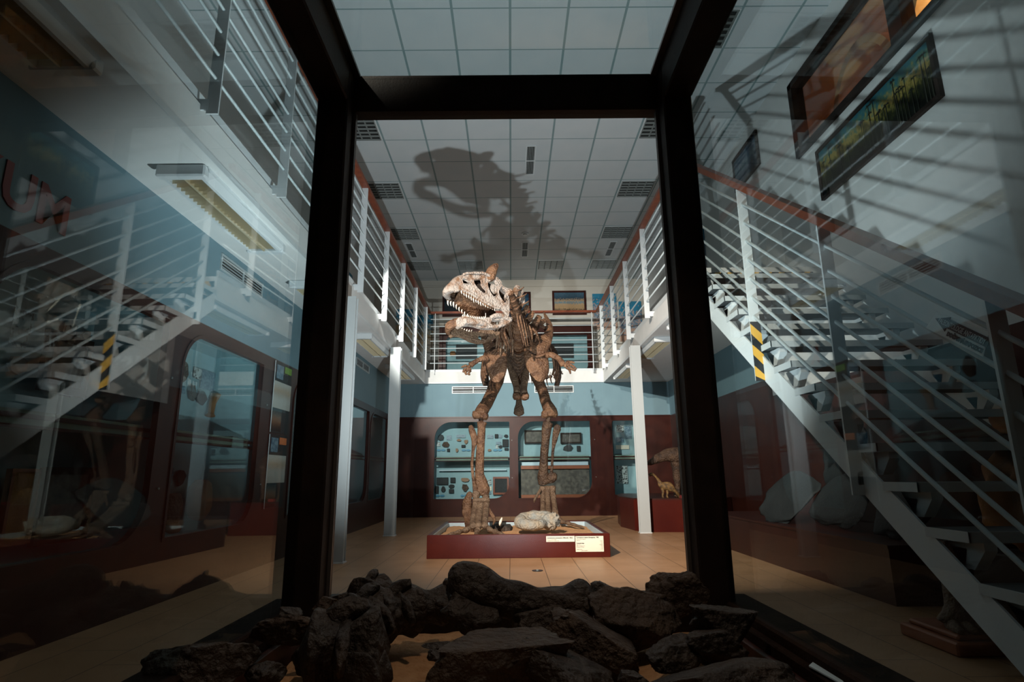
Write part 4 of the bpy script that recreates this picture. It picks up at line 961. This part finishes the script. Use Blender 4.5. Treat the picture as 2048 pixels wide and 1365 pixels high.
for k, (a, b, c) in enumerate(CR):
    bone('neck_rib', [(*a, 3.2), (*b, 2.6), (*c, 1.2)], 'bone', 8, 4, .7, .25, k)
# trunk ribs, right pairs curving down and round
for i in range(9):
    Y = 6.85+i*.115; dk = 'bonedk' if i > 2 else 'bone'
    w_ = 62+8*math.sin(i/8*math.pi); dn = 60+22*math.sin(min(1, i/5)*math.pi/2)
    for s_ in (-1, 1):
        cx = 1039+i*.7
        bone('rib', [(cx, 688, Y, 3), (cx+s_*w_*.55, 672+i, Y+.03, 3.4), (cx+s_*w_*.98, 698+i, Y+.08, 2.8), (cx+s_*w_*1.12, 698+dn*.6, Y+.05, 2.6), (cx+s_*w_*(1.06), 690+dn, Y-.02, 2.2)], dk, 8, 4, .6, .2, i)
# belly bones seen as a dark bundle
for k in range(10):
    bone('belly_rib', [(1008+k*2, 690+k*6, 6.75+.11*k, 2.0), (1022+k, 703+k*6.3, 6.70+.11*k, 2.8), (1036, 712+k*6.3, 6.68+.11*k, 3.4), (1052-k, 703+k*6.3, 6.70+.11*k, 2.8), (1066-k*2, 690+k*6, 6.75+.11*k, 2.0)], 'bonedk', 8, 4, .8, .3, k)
for k in range(9):
    bone('neck_rib', [(1000+k*3.3, 642+k, 6.2+.03*k, 2.6), (996+k*3.6, 662+k*.8, 6.25+.03*k, 3.2), (992+k*4.2, 700+(k % 3)*6, 6.4+.02*k, 1.3)], 'bone' if k % 2 else 'bonegr', 8, 4, .7, .35, k+20)
# shoulder blades with big rounded coracoids
def blade(rings, seed, m='bone'):
    mb = MB(); R_ = []
    for (px, py, Y, hw, th) in rings:
        R_.append((S(px, py, Y), Vector((hw*Y/F, hw*Y/F*.25*(1 if px > 1024 else -1), 0)), Vector((0, th, 0))))
    mb.loft(R_, 22, .02, seed); return mb.build('shoulder_blade', M[m], Sk)
def subdiv(rings, n=3):
    out = []
    for i in range(len(rings)-1):
        p0, p1, p2, p3 = rings[max(i-1, 0)], rings[i], rings[i+1], rings[min(i+2, len(rings)-1)]
        for k in range(n):
            t = k/n; out.append(tuple(max(.5*((2*b)+(c-a)*t+(2*a-5*b+4*c-d)*t*t+(3*b-a-3*c+d)*t**3), .002) for a, b, c, d in zip(p0, p1, p2, p3)))
    out.append(rings[-1]); return out
lb = blade(subdiv([(966, 655, 6.8, 2.5, .014), (967, 666, 6.72, 5, .02), (971, 680, 6.64, 9, .024), (979, 690, 6.58, 13.5, .03), (988, 700, 6.54, 20, .038), (992, 712, 6.52, 21.5, .045), (993, 725, 6.5, 21.5, .047), (994, 738, 6.5, 20.5, .045), (994, 750, 6.5, 17, .04), (993, 759, 6.5, 12, .03), (993, 765.5, 6.5, 5, .014)]), 1)
rb = blade(subdiv([(1087, 624, 7.1, 1.2, .01), (1092, 634, 7.0, 4, .016), (1098, 648, 6.9, 6.5, .022), (1099, 662, 6.8, 8, .028), (1092, 675, 6.7, 14, .034), (1079, 688, 6.6, 24, .04), (1073, 700, 6.56, 25.5, .046), (1072, 713, 6.54, 25, .05), (1074, 727, 6.53, 24.5, .05), (1077, 741, 6.53, 22, .046), (1079, 752, 6.53, 16.5, .036), (1080, 760, 6.53, 10, .026), (1080, 764, 6.53, 4, .012)]), 2)
for par, pp in ((lb, [(980, 706, 6.47), (990, 700, 6.46), (1003, 700, 6.46)]), (rb, [(1058, 706, 6.48), (1072, 714, 6.47), (1090, 709, 6.48)])):
    bone('ridge', [(*p, 2.2) for p in pp], 'bone', 8, 4, .8, .3, 2, parent=par)
# small arms
ARM = [('L', [(975, 719, 6.47, 6), (968, 717, 6.44, 6.5), (958, 720, 6.42, 4.5), (948, 726, 6.4, 5), (941, 731, 6.38, 6)], [(941, 731, 6.38), (936, 737, 6.36)],
        [[(937, 735), (931, 732), (923, 735)], [(936, 738), (929, 739), (926, 745)], [(937, 741), (931, 745), (933, 750)], [(941, 742), (937, 748), (940, 750)]]),
       ('R', [(1093, 712, 6.5, 6), (1101, 710, 6.47, 6.5), (1112, 714, 6.44, 5.5), (1120, 720, 6.42, 5.5), (1127, 731, 6.4, 6.5)], [(1127, 731, 6.4), (1133, 729, 6.38)],
        [[(1136, 724), (1142, 725), (1149, 726)], [(1138, 728), (1146, 733), (1153, 739)], [(1136, 732), (1143, 738), (1151, 742)], [(1133, 736), (1139, 741), (1141, 748)]])]
for s_, up_arm, wrist, fingers in ARM:
    o = bone('upper_arm', up_arm[:3], 'bone', 12, 4, .85, .2, 3)
    bone('forearm', up_arm[2:], 'bone', 12, 4, .85, .2, 4)
    w_ = MB()
    for q in ((0, 0), (3, 2), (-2, 3), (2, -3)):
        p = S(wrist[1][0]+q[0], wrist[1][1]+q[1], 6.37); w_.lump(p, (.022, .02, .022), q[0]+9, .3, sub=2)
    w_.build('wrist', M['bone'], Sk)
    for k, f_ in enumerate(fingers):
        bone('finger', [(*f_[0], 6.37, 3.0), ((f_[0][0]+f_[1][0])/2, (f_[0][1]+f_[1][1])/2, 6.36, 2.1), (*f_[1], 6.35, 2.9), (*f_[2], 6.34, 1.8)], 'bone', 8, 3, .9, .25, k)
# pelvis
for s_ in (-1, 1):
    bone('hip_bone', [(1045+s_*20, 700, 7.3, 5), (1046+s_*22, 690, 7.6, 12), (1048+s_*20, 695, 8.0, 10), (1050+s_*16, 705, 8.25, 4)], 'bonedk', 12, 4, .35, .2, 5)
bone('pubis', [(1018, 716, 7.5, 9), (1021, 730, 7.42, 8), (1027, 752, 7.3, 8.2), (1033, 775, 7.18, 6.6), (1034, 787, 7.12, 7)], 'bonegr', 14, 4, .95, .08, 3)
bone('pubis', [(1057, 722, 7.5, 9), (1053, 735, 7.42, 7.6), (1050, 755, 7.3, 7.2), (1048, 777, 7.18, 6.6), (1049, 787, 7.12, 7)], 'bonegr', 14, 4, .95, .08, 6)
m = MB(); m.lump(S(1033.5, 793, 7.12), (.052, .075, .045), 3, .18, sub=3); m.lump(S(1050, 794, 7.12), (.052, .075, .045), 6, .18, sub=3); m.build('pubic_boot', M['bone'], Sk)
bone('ischium', [(1041, 752, 8.1, 4), (1038, 790, 7.9, 5), (1038, 806, 7.8, 6), (1038, 820, 7.74, 10), (1038, 827, 7.72, 10.5), (1038, 831, 7.72, 7)], 'bonegr', 14, 4, .7, .12, 4)
# hind legs
bone('femur', [(1000, 745, 7.65, 12), (992, 765, 7.55, 14), (982, 790, 7.35, 12), (973, 808, 7.2, 12), (963, 823, 7.05, 13.5), (961, 831, 7.0, 14)], 'bone', 16, 5, .9, .08, 1)
m = MB(); m.lump(S(954, 830, 6.98), (.058, .07, .05), 3, .2, sub=3); m.lump(S(969, 833, 7.0), (.048, .07, .045), 5, .2, sub=3); m.build('knee_joint', M['bone'], Sk)
bone('knee_link', [(962, 834, 7.02, 5), (962, 850, 7.04, 4.5)], 'bonedk', 10, 2)
bone('femur', [(1068, 745, 7.75, 10), (1078, 765, 7.7, 11), (1086, 785, 7.65, 10.5), (1092, 805, 7.58, 11), (1100, 822, 7.5, 13.5), (1101, 830, 7.5, 14)], 'bone', 16, 5, .9, .08, 7)
m = MB(); m.lump(S(1091, 829, 7.48), (.055, .07, .055), 7, .2, sub=3); m.lump(S(1107, 826, 7.5), (.055, .07, .062), 9, .2, sub=3); m.build('knee_joint', M['bone'], Sk)
bone('knee_link', [(1097, 830, 7.5, 5), (1096, 850, 7.5, 4.5)], 'bonedk', 10, 2)
bone('shin_bone', [(964, 846, 6.98, 10), (963, 856, 6.97, 8), (962, 880, 6.97, 8.2), (960, 915, 6.98, 8.2), (959, 945, 7.0, 9), (962, 965, 7.02, 12), (966, 980, 7.02, 13.5), (967, 990, 7.02, 11)], 'bone', 16, 5, .85, .08, 2)
bone('calf_bone', [(941, 852, 6.99, 4), (944, 862, 6.98, 6.5), (949, 880, 6.97, 6), (946, 905, 6.97, 3), (944, 930, 6.97, 2.8), (947, 960, 6.98, 3), (951, 985, 6.99, 5)], 'bone', 12, 5, .6, .15, 3)
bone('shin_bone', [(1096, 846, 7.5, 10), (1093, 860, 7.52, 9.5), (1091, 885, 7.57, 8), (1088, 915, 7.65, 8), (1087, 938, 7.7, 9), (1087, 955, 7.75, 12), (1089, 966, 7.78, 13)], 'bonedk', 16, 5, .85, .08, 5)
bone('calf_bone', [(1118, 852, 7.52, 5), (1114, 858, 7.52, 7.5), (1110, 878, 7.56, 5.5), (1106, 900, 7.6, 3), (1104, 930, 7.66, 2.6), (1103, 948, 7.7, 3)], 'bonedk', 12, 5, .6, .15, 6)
# ankles
m = MB(); m.lump(S(952, 990, 6.98), (.045, .05, .055), 1, .2, sub=3); m.lump(S(972, 997, 7.0), (.04, .05, .05), 2, .2, sub=3)
m.tube([S(947, 1002, 6.95), S(960, 1001, 6.93), (S(978, 1001, 6.96))], [.03, .026, .034], 12, 3, .9, (0, 1, 0), .2, 1); m.build('ankle', M['bonegr'], Sk)
m = MB(); m.lump(S(1104, 955, 7.74), (.07, .06, .062), 4, .2, sub=3); m.tube([S(1081, 966, 7.74), S(1092, 964, 7.72), S(1106, 962, 7.74)], [.035, .03, .03], 12, 3, .9, (0, 1, 0), .2, 1); m.build('ankle', M['bonedk'], Sk)
for k, (xa, xb, r) in enumerate([(952, 946, 6.5), (962, 957, 7.2), (973, 970, 6.2)]):
    bone('foot_bone', [(xa, 1008, 6.9, r*1.05), (xa+(xb-xa)*.4, 1020, 6.82, r), (xb, 1042, 6.62, r*.9), (xb, 1054, 6.5, r*1.05)], 'bonegr', 14, 4, .9, .08, k)
for k, (xa, xb, r) in enumerate([(1086, 1086, 6), (1094.5, 1096, 6), (1104, 1109, 6.2)]):
    bone('foot_bone', [(xa, 974, 7.78, r*1.15), (xa+(xb-xa)*.4, 990, 7.74, r*.9), (xb, 1012, 7.62, r*.85), (xb+1, 1026, 7.5, r*1.05)], 'bonegr', 14, 4, .9, .08, k+4)
def toe(P_, seed=0):
    """knuckled toe: list of (x,y,z,r)"""
    m = MB()
    pts = [Vector(p[:3]) for p in P_]; rad = [p[3] for p in P_]
    m.tube(pts, rad, 12, 4, .9, (0, 0, 1), .15, seed); return m.build('toe', M['bonegr'], Sk)
def toeset(base, r0, dirs, z0=.19):
    for k, (dx, dy) in enumerate(dirs):
        b0 = base[k]; n = 3; L = .095; P_ = [(b0.x, b0.y, b0.z, r0)]
        x, y, z = b0.x, b0.y, b0.z
        zz = [z0+.05, z0+.035, z0+.02, z0+.0]
        for i in range(4):
            x2, y2 = x+dx*L*.5, y+dy*L*.5
            P_.append((x2, y2, (z+zz[i])/2, r0*(.62-.05*i))); x, y, z = x+dx*L, y+dy*L, zz[i]
            P_.append((x, y, z, r0*(.95-.17*i)))
        x2, y2 = x+dx*.05, y+dy*.05; P_.append((x2, y2, z0-.015, .006))
        toe(P_, k)
B0 = [S(946, 1052, 6.55), S(957, 1052, 6.52), S(970, 1050, 6.55)]
toeset(B0, .038, [(-.75, -.50), (-.05, -.62), (.60, -.55)], .195)
B1 = [S(1086, 1024, 7.52), S(1097, 1024, 7.5), S(1110, 1024, 7.52)]
toeset(B1, .036, [(-.5, -.85), (.0, -1), (.75, -.65)], .20)
# dew claws
bone('dew_claw', [(977, 1018, 6.85, 2.6), (984, 1030, 6.8, 3.6), (989, 1040, 6.76, 3.2), (986, 1050, 6.7, 1.2)], 'bone', 8, 4, .8, .2)
bone('dew_claw', [(1081, 980, 7.7, 3), (1075, 990, 7.68, 2.6), (1070, 999, 7.66, 2.6), (1068, 1006, 7.66, 1)], 'bonegr', 8, 4, .8, .2)
bone('dew_claw', [(1107, 982, 7.7, 2.5), (1109, 990, 7.7, 1.8), (1111, 995, 7.7, 1)], 'bonegr', 8, 4, .8, .2)
# tail running back and swinging to the right
TL = [(1048, 702, 8.1), (1052, 712, 8.4), (1056, 722, 8.7), (1062, 733, 9.0), (1069, 742, 9.3), (1077, 749, 9.6), (1085, 753, 9.85), (1093, 755, 10.1), (1101, 754, 10.3), (1109, 751, 10.5), (1117, 747, 10.7), (1123, 744, 10.85)]
tp = [S(*p) for p in TL]
for i in range(len(tp)):
    d = tp[min(i+1, len(tp)-1)]-tp[max(i-1, 0)]; r = .075*(1-i/13)
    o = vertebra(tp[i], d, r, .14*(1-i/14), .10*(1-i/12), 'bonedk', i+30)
    dd = Vector(d).normalized()
    MB().tube([tp[i]-Vector((0, 0, r)), tp[i]-Vector((0, 0, r+.14*(1-i/14)))+dd*.03, tp[i]-Vector((0, 0, r+.27*(1-i/13)))+dd*.09], [.02, .016, .008], 8, 3, .6, (1, 0, 0), .2, i).build('chevron', M['bonedk'], o)
# steel props
MB().tube([S(1039, 700, 7.5), S(1040, 740, 7.6)], .014, 8, 1).build('support_rod', M['black'], Sk)
# tan wood-like fossil standing behind the left foot, pale shard by the ammonite
p0 = S(938, 1048, 7.08); o = MB().tube([Vector((p0.x+.02, 7.08, .17)), S(937, 1040, 7.1), S(934, 1022, 7.12), S(934, 1005, 7.12), S(938, 992, 7.1), S(942, 986, 7.1)], [.04, .05, .055, .055, .04, .025], 14, 4, .7, (0, 1, 0), .6, 4)
tag(o.build('fossil_wood', M['ammo' if False else 'bone']), 'tan rough upright fossil standing behind the left foot', 'fossil')
o = MB().tube([at(999, 1052, 'Y', 6.9), at(1001, 1044, 'Y', 6.9), at(1004, 1036, 'Y', 6.92)], [.008, .016, .008], 8, 3, .5, (0, 1, 0), .2)
tag(o.build('claw_fossil', M['tooth']), 'thin pale claw standing left of the ammonite', 'fossil')
c = at(1001, 1048, 'Y', 7.1); o = MB().lump((c.x, 7.1, .19), (.14, .12, .07), 5, .3, sub=3); tag(o.build('stone', M['rock']), 'dark stone on the sand between left foot and ammonite', 'stone')
# steel cap in the floor
p = at(1075, 1142.5, 'Z', 0); t = thing('floor_cap', (p.x, p.y, 0), 'small round dark metal cap in the floor before the plinth', 'floor cap')
MB().disc((p.x, p.y, .0), .048, .004, 28).build('plate', M['drain'], t); MB().disc((p.x, p.y, .004), .012, .006, 12).build('screw', M['silver'], t)

# ------------------------------------------------------------------ platform with dinosaur models (far right)
pf = thing('model_platform', (2.4, 9.4, 0), 'dark red platform behind the right column carrying two models', 'platform')
poly = [(1.80, 10.3), (1.72, 9.6), (1.80, 8.9), (2.02, 8.66), (3.0, 8.55), (3.28, 9.0), (3.28, 11.0), (2.0, 11.0)]
MB().prism([(x, y, 0) for x, y in poly], (0, 0, .44)).build('base', M['woodred'], pf)
MB().prism([(x, y, .44) for x, y in poly], (0, 0, .02)).build('top', M['wood'], pf)
t = thing('dinosaur_model', (2.8, 9.0, .46), 'large brown long-necked dinosaur model cut by the right case post', 'dinosaur model')
q = lambda x, y, Y: at(x, y, 'Y', Y)
MB().tube([q(1295, 929, 9.0), q(1302, 925, 9.0), q(1318, 917, 9.0), q(1336, 911, 9.0), q(1352, 912, 9.0), q(1370, 916, 9.02), q(1386, 922, 9.04), q(1402, 935, 9.05)], [.02, .045, .07, .10, .13, .15, .12, .05], 18, 4, 1, (0, 1, 0), .12, 3).build('body', M['bonedk'], t)
for k, (x, Y) in enumerate(((1354, 9.0), (1362, 9.2), (1388, 9.0), (1392, 9.2))):
    a = q(x-2, 925, Y); MB().tube([a, q(x, 950, Y), q(x+1, 975, Y), Vector((q(x, 1000, Y).x, Y-.02, .47))], [.09, .06, .04, .05], 12, 4, 1, (0, 1, 0), .15, k).build('leg', M['bonedk'], t)
t = thing('dinosaur_model', (2.35, 8.9, .46), 'small yellow-brown dinosaur model under the large brown one', 'dinosaur model')
MB().tube([q(1299, 952, 8.85), q(1303, 949, 8.85), q(1310, 953, 8.85), q(1317, 962, 8.85), q(1322, 970, 8.85), q(1330, 973, 8.85), q(1340, 975, 8.85), q(1352, 985, 8.85), q(1362, 1000, 8.9)], [.018, .02, .017, .02, .042, .058, .052, .025, .008], 14, 4, 1, (0, 1, 0), .5, 2).build('body', M['ochre'], t)
for k, (x, x2) in enumerate(((1325, 1327), (1334, 1336))):
    MB().tube([q(x, 978, 8.85), q(x+1, 986, 8.84), q(x2-2, 994, 8.84), Vector((q(x2, 1000, 8.84).x, 8.84, .475))], [.03, .018, .012, .02], 10, 3, 1, (0, 1, 0)).build('leg', M['ochre'], t)
o = MB().box(2.45, 2.53, 8.72, 8.8, .46, .50).build('small_box', M['red']); tag(o, 'tiny red and white packet on platform edge near models', 'packet')

# ------------------------------------------------------------------ rock platform on the right under the stairs
t = thing('rock_platform', (2.8, 5.3, 0), 'low dark wooden platform for big stone slabs, right of the case', 'platform')
MB().prism([(2.37, 3.87, 0), (3.28, 3.87, 0), (3.28, 7.3, 0), (2.37, 7.3, 0)], (0, 0, .34)).build('base', M['wood'], t)
MB().box(2.36, 3.28, 3.86, 7.31, .34, .36).build('top', M['wood'], t)
for i, (x, y, z, rx, ry, rz, rot, tl, lb) in enumerate([(2.62, 5.6, .62, .06, .42, .30, .2, .5, 'large grey stone slab leaning at left end of rock platform'), (2.7, 4.9, .60, .06, .45, .30, -.1, .6, 'large bluish stone slab in middle of rock platform'),
        (2.7, 4.2, .55, .07, .28, .2, .1, .5, 'smaller stone slab at near end of rock platform'), (2.95, 5.2, .95, .07, .35, .35, 0, .2, 'upright round stone slab against wall behind platform')]):
    o = MB().lump((x, y, z), (rx, ry, rz), i+11, .3, 1.5, 4, rot, .15, tl, 8).build('stone_slab', M['slate']); tag(o, lb, 'stone slab')
# ochre boulder and pedestal with fossil leg bone beneath the stairs
o = MB().lump((2.85, 3.25, .64), (.22, .2, .26), 21, .3, sub=4, facet=.15).build('ochre_boulder', M['orange']); tag(o, 'big ochre-brown boulder seen between the stair treads', 'boulder')
t = thing('boulder_stand', (2.85, 3.25, 0), 'dark wooden stand under the ochre boulder', 'stand')
MB().bevbox(2.6, 3.12, 3.0, 3.5, .0, .38, .01).build('body', M['dark'], t)
o = MB().lump((3.0, 3.4, 1.1), (.14, .16, .1), 22, .3, sub=3).build('ochre_stone', M['orange']); tag(o, 'smaller ochre stone above the boulder, behind upper treads', 'stone')
t = thing('shelf_stand', (3.1, 3.4, 0), 'thin dark stand behind the boulder carrying the smaller stone', 'stand')
MB().bevbox(3.13, 3.27, 3.25, 3.6, .0, 1.02, .01).build('upright', M['dark'], t); MB().bevbox(2.85, 3.27, 3.25, 3.6, .98, 1.02, .005).build('top', M['dark'], t)
t = thing('bone_pedestal', (2.22, 3.0, 0), 'small brown pedestal with a leg cast, partly behind stringer', 'pedestal')
MB().bevbox(1.99, 2.5, 2.85, 3.25, .0, .06, .008).build('plinth', M['crate'], t); MB().bevbox(2.02, 2.47, 2.88, 3.22, .06, .085, .008).build('plate', M['crate'], t)
MB().tube([(2.12, 3.02, .095), (2.15, 3.02, .2), (2.17, 3.04, .34), (2.2, 3.05, .46)], [.075, .055, .06, .075], 14, 4, 1, (0, 1, 0), .3, 4).build('leg_cast', M['bonegr'], t)
m = MB()
for k in range(3): m.tube([(2.09+.05*k, 3.0, .10), (2.06+.06*k, 2.93, .10), (2.05+.065*k, 2.89, .095)], [.035, .025, .015], 8, 3)
m.build('toes', M['bonegr'], t)

# ------------------------------------------------------------------ the glass case round the camera
cs = thing('glass_case', (0, .9, 0), 'dark wooden glazed display case holding fossil bones, framing the view', 'display case')
XI0, XI1 = -.605, .590; XO0, XO1 = -.735, .712; YF = 2.08; YK = -.35; ZB, ZT, ZR = .43, 2.235, 2.40
def beamz(name, x0, x1, y0, y1, z0, z1, m='dark', bev=.006): return MB().bevbox(x0, x1, y0, y1, z0, z1, bev).build(name, M[m], cs)
for (a, b, xi, s_) in ((XO0, XI0-.012, XI0, -1), (XI1+.012, XO1, XI1, 1)):
    for (ya, yb) in ((YF-.09, YF+.03), (YK-.12, YK)):
        beamz('corner_post', a, b, ya, yb, .0, ZR)
    beamz('top_side_beam', a, b, YK, YF-.09, ZT, ZR)
    x = b if s_ < 0 else a
    # light glazing bead along post and roof beam
    if s_ < 0: MB().box(b, XI0+.0, YF-.01, YF+.012, ZB, ZT).box(b, XI0+.012, YK, YF-.02, ZR-.012, ZR).build('glazing_bead', M['bead'], cs)
    else: MB().box(XI1, a, YF-.01, YF+.012, ZB, ZT).box(XI1-.012, a, YK, YF-.02, ZR-.012, ZR).build('glazing_bead', M['bead'], cs)
beamz('top_front_beam', XO0, XO1, YF-.02, YF+.05, ZT+.002, ZR)
beamz('top_back_beam', XO0, XO1, YK-.10, YK, ZT+.002, ZR)
beamz('bottom_front_rail', XI0-.012, XI1+.012, YF-.03, YF+.05, .3, ZB)
for (a, b, s_) in ((-.80, -.69, -1), (.68, .79, 1)):
    beamz('side_rail', a, b, YK, YF+.04, .33, ZB-.012, 'railwood')
    x0, x1 = (a+.095, a+.13) if s_ < 0 else (b-.13, b-.095)
    beamz('side_rail_step', x0, x1, YK, YF-.09, .30, ZB-.04, 'railwood', .004)
    x0, x1 = (a+.135, a+.155) if s_ < 0 else (b-.155, b-.135)
    beamz('inner_board', x0, x1, YK, YF-.09, .26, ZB-.065, 'wood', .002)
beamz('plinth_body', -.73, .71, YK-.1, YF+.0, .0, .27, 'dark')
for xa, xb in ((-.759, -.699), (.735, .690)):   # side panes, each very slightly out of square
    MB().prism([(xa, YK, ZB-.03), (xb, YF-.08, ZB-.03), (xb, YF-.08, ZR-.01), (xa, YK, ZR-.01)], (.006, 0, 0)).build('glass_side', M['glass'], cs)
MB().box(XI0, XI1, YF+.0, YF+.006, ZB-.005, ZT+.002).build('glass_front', M['frontglass'], cs)
MB().box(XI0-.03, .57, YK, YF-.02, ZR-.022, ZR-.016).build('glass_top', M['glass'], cs)
o = sandsheet(-.62, .60, YK+.0, YF-.035, .27, .335, .022, 110, 200, 8).build('sand_bed', M['sand']); tag(o, 'orange sand spread under the bones inside the glass case', 'sand')['kind'] = 'stuff'
# cards lying outside / on the right ledge
a, b, c, d = at(1632, 1322, 'Z', .395), at(1660, 1340, 'Z', .395), at(1700, 1380, 'Z', .395), at(1618, 1335, 'Z', .395)
o = MB().prism([a, b, c, d], (0, 0, .003)).build('paper_card', M['lining']); tag(o, 'pale blue card lying on inner ledge, bottom right of case', 'card')

# ------------------------------------------------------------------ fossil bones in the case
GBN = 'dark fossil bones in the glass case'
def cb(px0, px1, py0, py1, Y, ry, seed, lb, m='rock', amp=.25, fr=1.5, rot=0, facet=.12, tilt=0, name='fossil_bone', cuts=7):
    c = at((px0+px1)/2, (py0+py1)/2, 'Y', Y); k = (Y*.98)/F
    o = MB().lump(c, ((px1-px0)/2*k*1.12, ry, (py1-py0)/2*k*1.05), seed, amp*.9, fr, 5, rot, facet, tilt, cuts).build(name, M[m])
    return tag(o, lb, 'fossil bone', None)
def K(Y): return Y*.98/F
# large humerus-like bone across the middle
t = thing('large_limb_bone', at(1035, 1250, 'Y', 1.82), 'largest dark limb bone lying across the middle of the case', 'fossil bone')
Y = 1.80
m = MB().tube([at(905, 1180, 'Y', Y), at(925, 1175, 'Y', Y), at(955, 1182, 'Y', Y), at(1010, 1200, 'Y', Y), at(1070, 1212, 'Y', Y), at(1120, 1215, 'Y', Y), at(1160, 1212, 'Y', Y), at(1178, 1214, 'Y', Y)], [.04, .062, .066, .055, .048, .058, .075, .055], 20, 5, 1.05, (0, 1, 0), .28, 2)
m.build('shaft', M['rock'], t)
MB().lump(at(1165, 1205, 'Y', Y), (.04, .07, .062), 3, .3, facet=.15, cuts=8).build('joint_end', M['rock'], t)
MB().lump(at(945, 1225, 'Y', Y-.03), (.085, .08, .07), 9, .3, facet=.1, cuts=8).build('underside', M['rock'], t)
MB().lump(at(1090, 1248, 'Y', Y-.03), (.11, .08, .055), 19, .3, facet=.1, cuts=8).build('underside', M['rock'], t)
MB().tube([at(888, 1166, 'Y', Y+.03), at(905, 1172, 'Y', Y+.03), at(925, 1185, 'Y', Y+.02)], [.012, .018, .03], 10, 3, .8, (0, 1, 0), .5).build('spur', M['rock'], t)
def vert(px, py, Y, r, yaw, lb, seed=0, m='rock', proc=1, tilt=0):
    """hourglass vertebra lying on the sand"""
    c = at(px, py, 'Y', Y); t = thing('fossil_vertebra', c-Vector((0, 0, r)), lb, 'vertebra')
    d = Vector((math.cos(yaw), math.sin(yaw), tilt)).normalized()
    MB().tube([c-d*r*.85, c-d*r*.7, c, c+d*r*.7, c+d*r*.85], [r*.72, r*1.0, r*.78, r*1.0, r*.7], 20, 4, .95, (0, 0, 1), .3, seed).build('centrum', M[m], t)
    if proc:
        x = d.cross(Vector((0, 0, 1))).normalized(); mm = MB()
        mm.tube([c+Vector((0, 0, r*.4))-d*r*.3, c+Vector((0, 0, r*.85)), c+Vector((0, 0, r*.95))+d*r*.5], [r*.5, r*.3, r*.2], 12, 4, .6, x, .6, seed)
        for s_ in (-1, 1): mm.tube([c+Vector((0, 0, r*.3)), c+x*s_*r*.9+Vector((0, 0, r*.25)), c+x*s_*r*1.4-Vector((0, 0, r*.15))], [r*.5, r*.32, r*.18], 12, 4, .5, d, .6, seed+s_)
        mm.build('processes', M[m], t)
    return t
vert(742, 1188, 1.92, .058, 1.2, 'small dark vertebra at back left, beside the left case post', 1)
vert(858, 1213, 1.82, .062, .3, 'rounded vertebra just left of the largest limb bone', 2, proc=0)
vert(795, 1225, 1.74, .072, .6, 'third vertebra of the left row, lit on its upper rim', 3)
vert(730, 1242, 1.68, .08, .9, 'broad vertebra with raised curved process, left group', 4)
vert(690, 1300, 1.52, .098, .2, 'nearest large vertebra at lower left of the case', 5)
vert(728, 1352, 1.46, .06, 1.4, 'vertebra at bottom edge, right of nearest large one', 7, proc=0)
cb(318, 482, 1290, 1380, 1.42, .08, 31, 'black angular block at far lower left on case ledge')
cb(520, 625, 1232, 1282, 1.62, .06, 32, 'brownish elongated bone against left rail', 'rock2')
cb(558, 600, 1212, 1250, 1.75, .04, 33, 'small upright chip on left rail behind elongated bone')
cb(595, 680, 1270, 1345, 1.55, .06, 34, 'lumpy dark bone left of the nearest large vertebra')
cb(628, 680, 1195, 1235, 1.9, .05, 35, 'small brown fragment in the back left corner', 'rock2')
cb(660, 735, 1180, 1215, 1.96, .05, 36, 'low pointed fragment below back left vertebra')
cb(500, 560, 1330, 1390, 1.45, .05, 37, 'dark round stone between black block and vertebra')
cb(1308, 1402, 1154, 1238, 1.86, .075, 41, 'rounded thick bone beside the right case post', 'rock2', .25, cuts=3)
cb(1184, 1224, 1166, 1208, 1.9, .04, 42, 'small upright knob of bone right of largest bone')
cb(1185, 1345, 1192, 1290, 1.74, .12, 43, 'broad flat cracked bone right of the middle', 'rock2', .3, 1.3, .3, .2, .25)
cb(1285, 1340, 1180, 1230, 1.85, .06, 44, 'cracked piece leaning against the rounded thick bone', 'rock2')
cb(1104, 1276, 1240, 1338, 1.6, .09, 45, 'triangular fragment in the centre foreground', 'rock2', .35, 1.5, -.3, .25, .35)
cb(868, 1105, 1262, 1400, 1.45, .11, 46, 'big sloping fragment at bottom centre', 'rock2', .3, 1.4, .2, .2, -.15)
cb(1040, 1240, 1310, 1390, 1.42, .08, 47, 'long dark wedge at bottom right of centre', 'rock', .3, 1.4, -.2, .2, .3)
cb(1392, 1506, 1208, 1300, 1.62, .07, 48, 'angular bone block beside the right rail', 'rock', .3, 1.6, .2, .25)
cb(1370, 1480, 1265, 1330, 1.56, .07, 49, 'dark lower piece in front of the angular block')
cb(1290, 1420, 1282, 1334, 1.54, .05, 50, 'thin pointed shard on sand at right', 'rock', .3, 1.4, .4, .2, -.2)
cb(1300, 1580, 1330, 1420, 1.4, .09, 51, 'wide smooth slab at bottom right corner of sand', 'rock', .2, 1.2)
cb(1232, 1288, 1346, 1368, 1.42, .025, 52, 'small pebble of bone at the bottom, right of centre')
cb(852, 905, 1286, 1300, 1.55, .02, 53, 'thin splinter on sand left of sloping fragment')
cb(858, 885, 1302, 1320, 1.5, .02, 54, 'small splinter under the thin one')
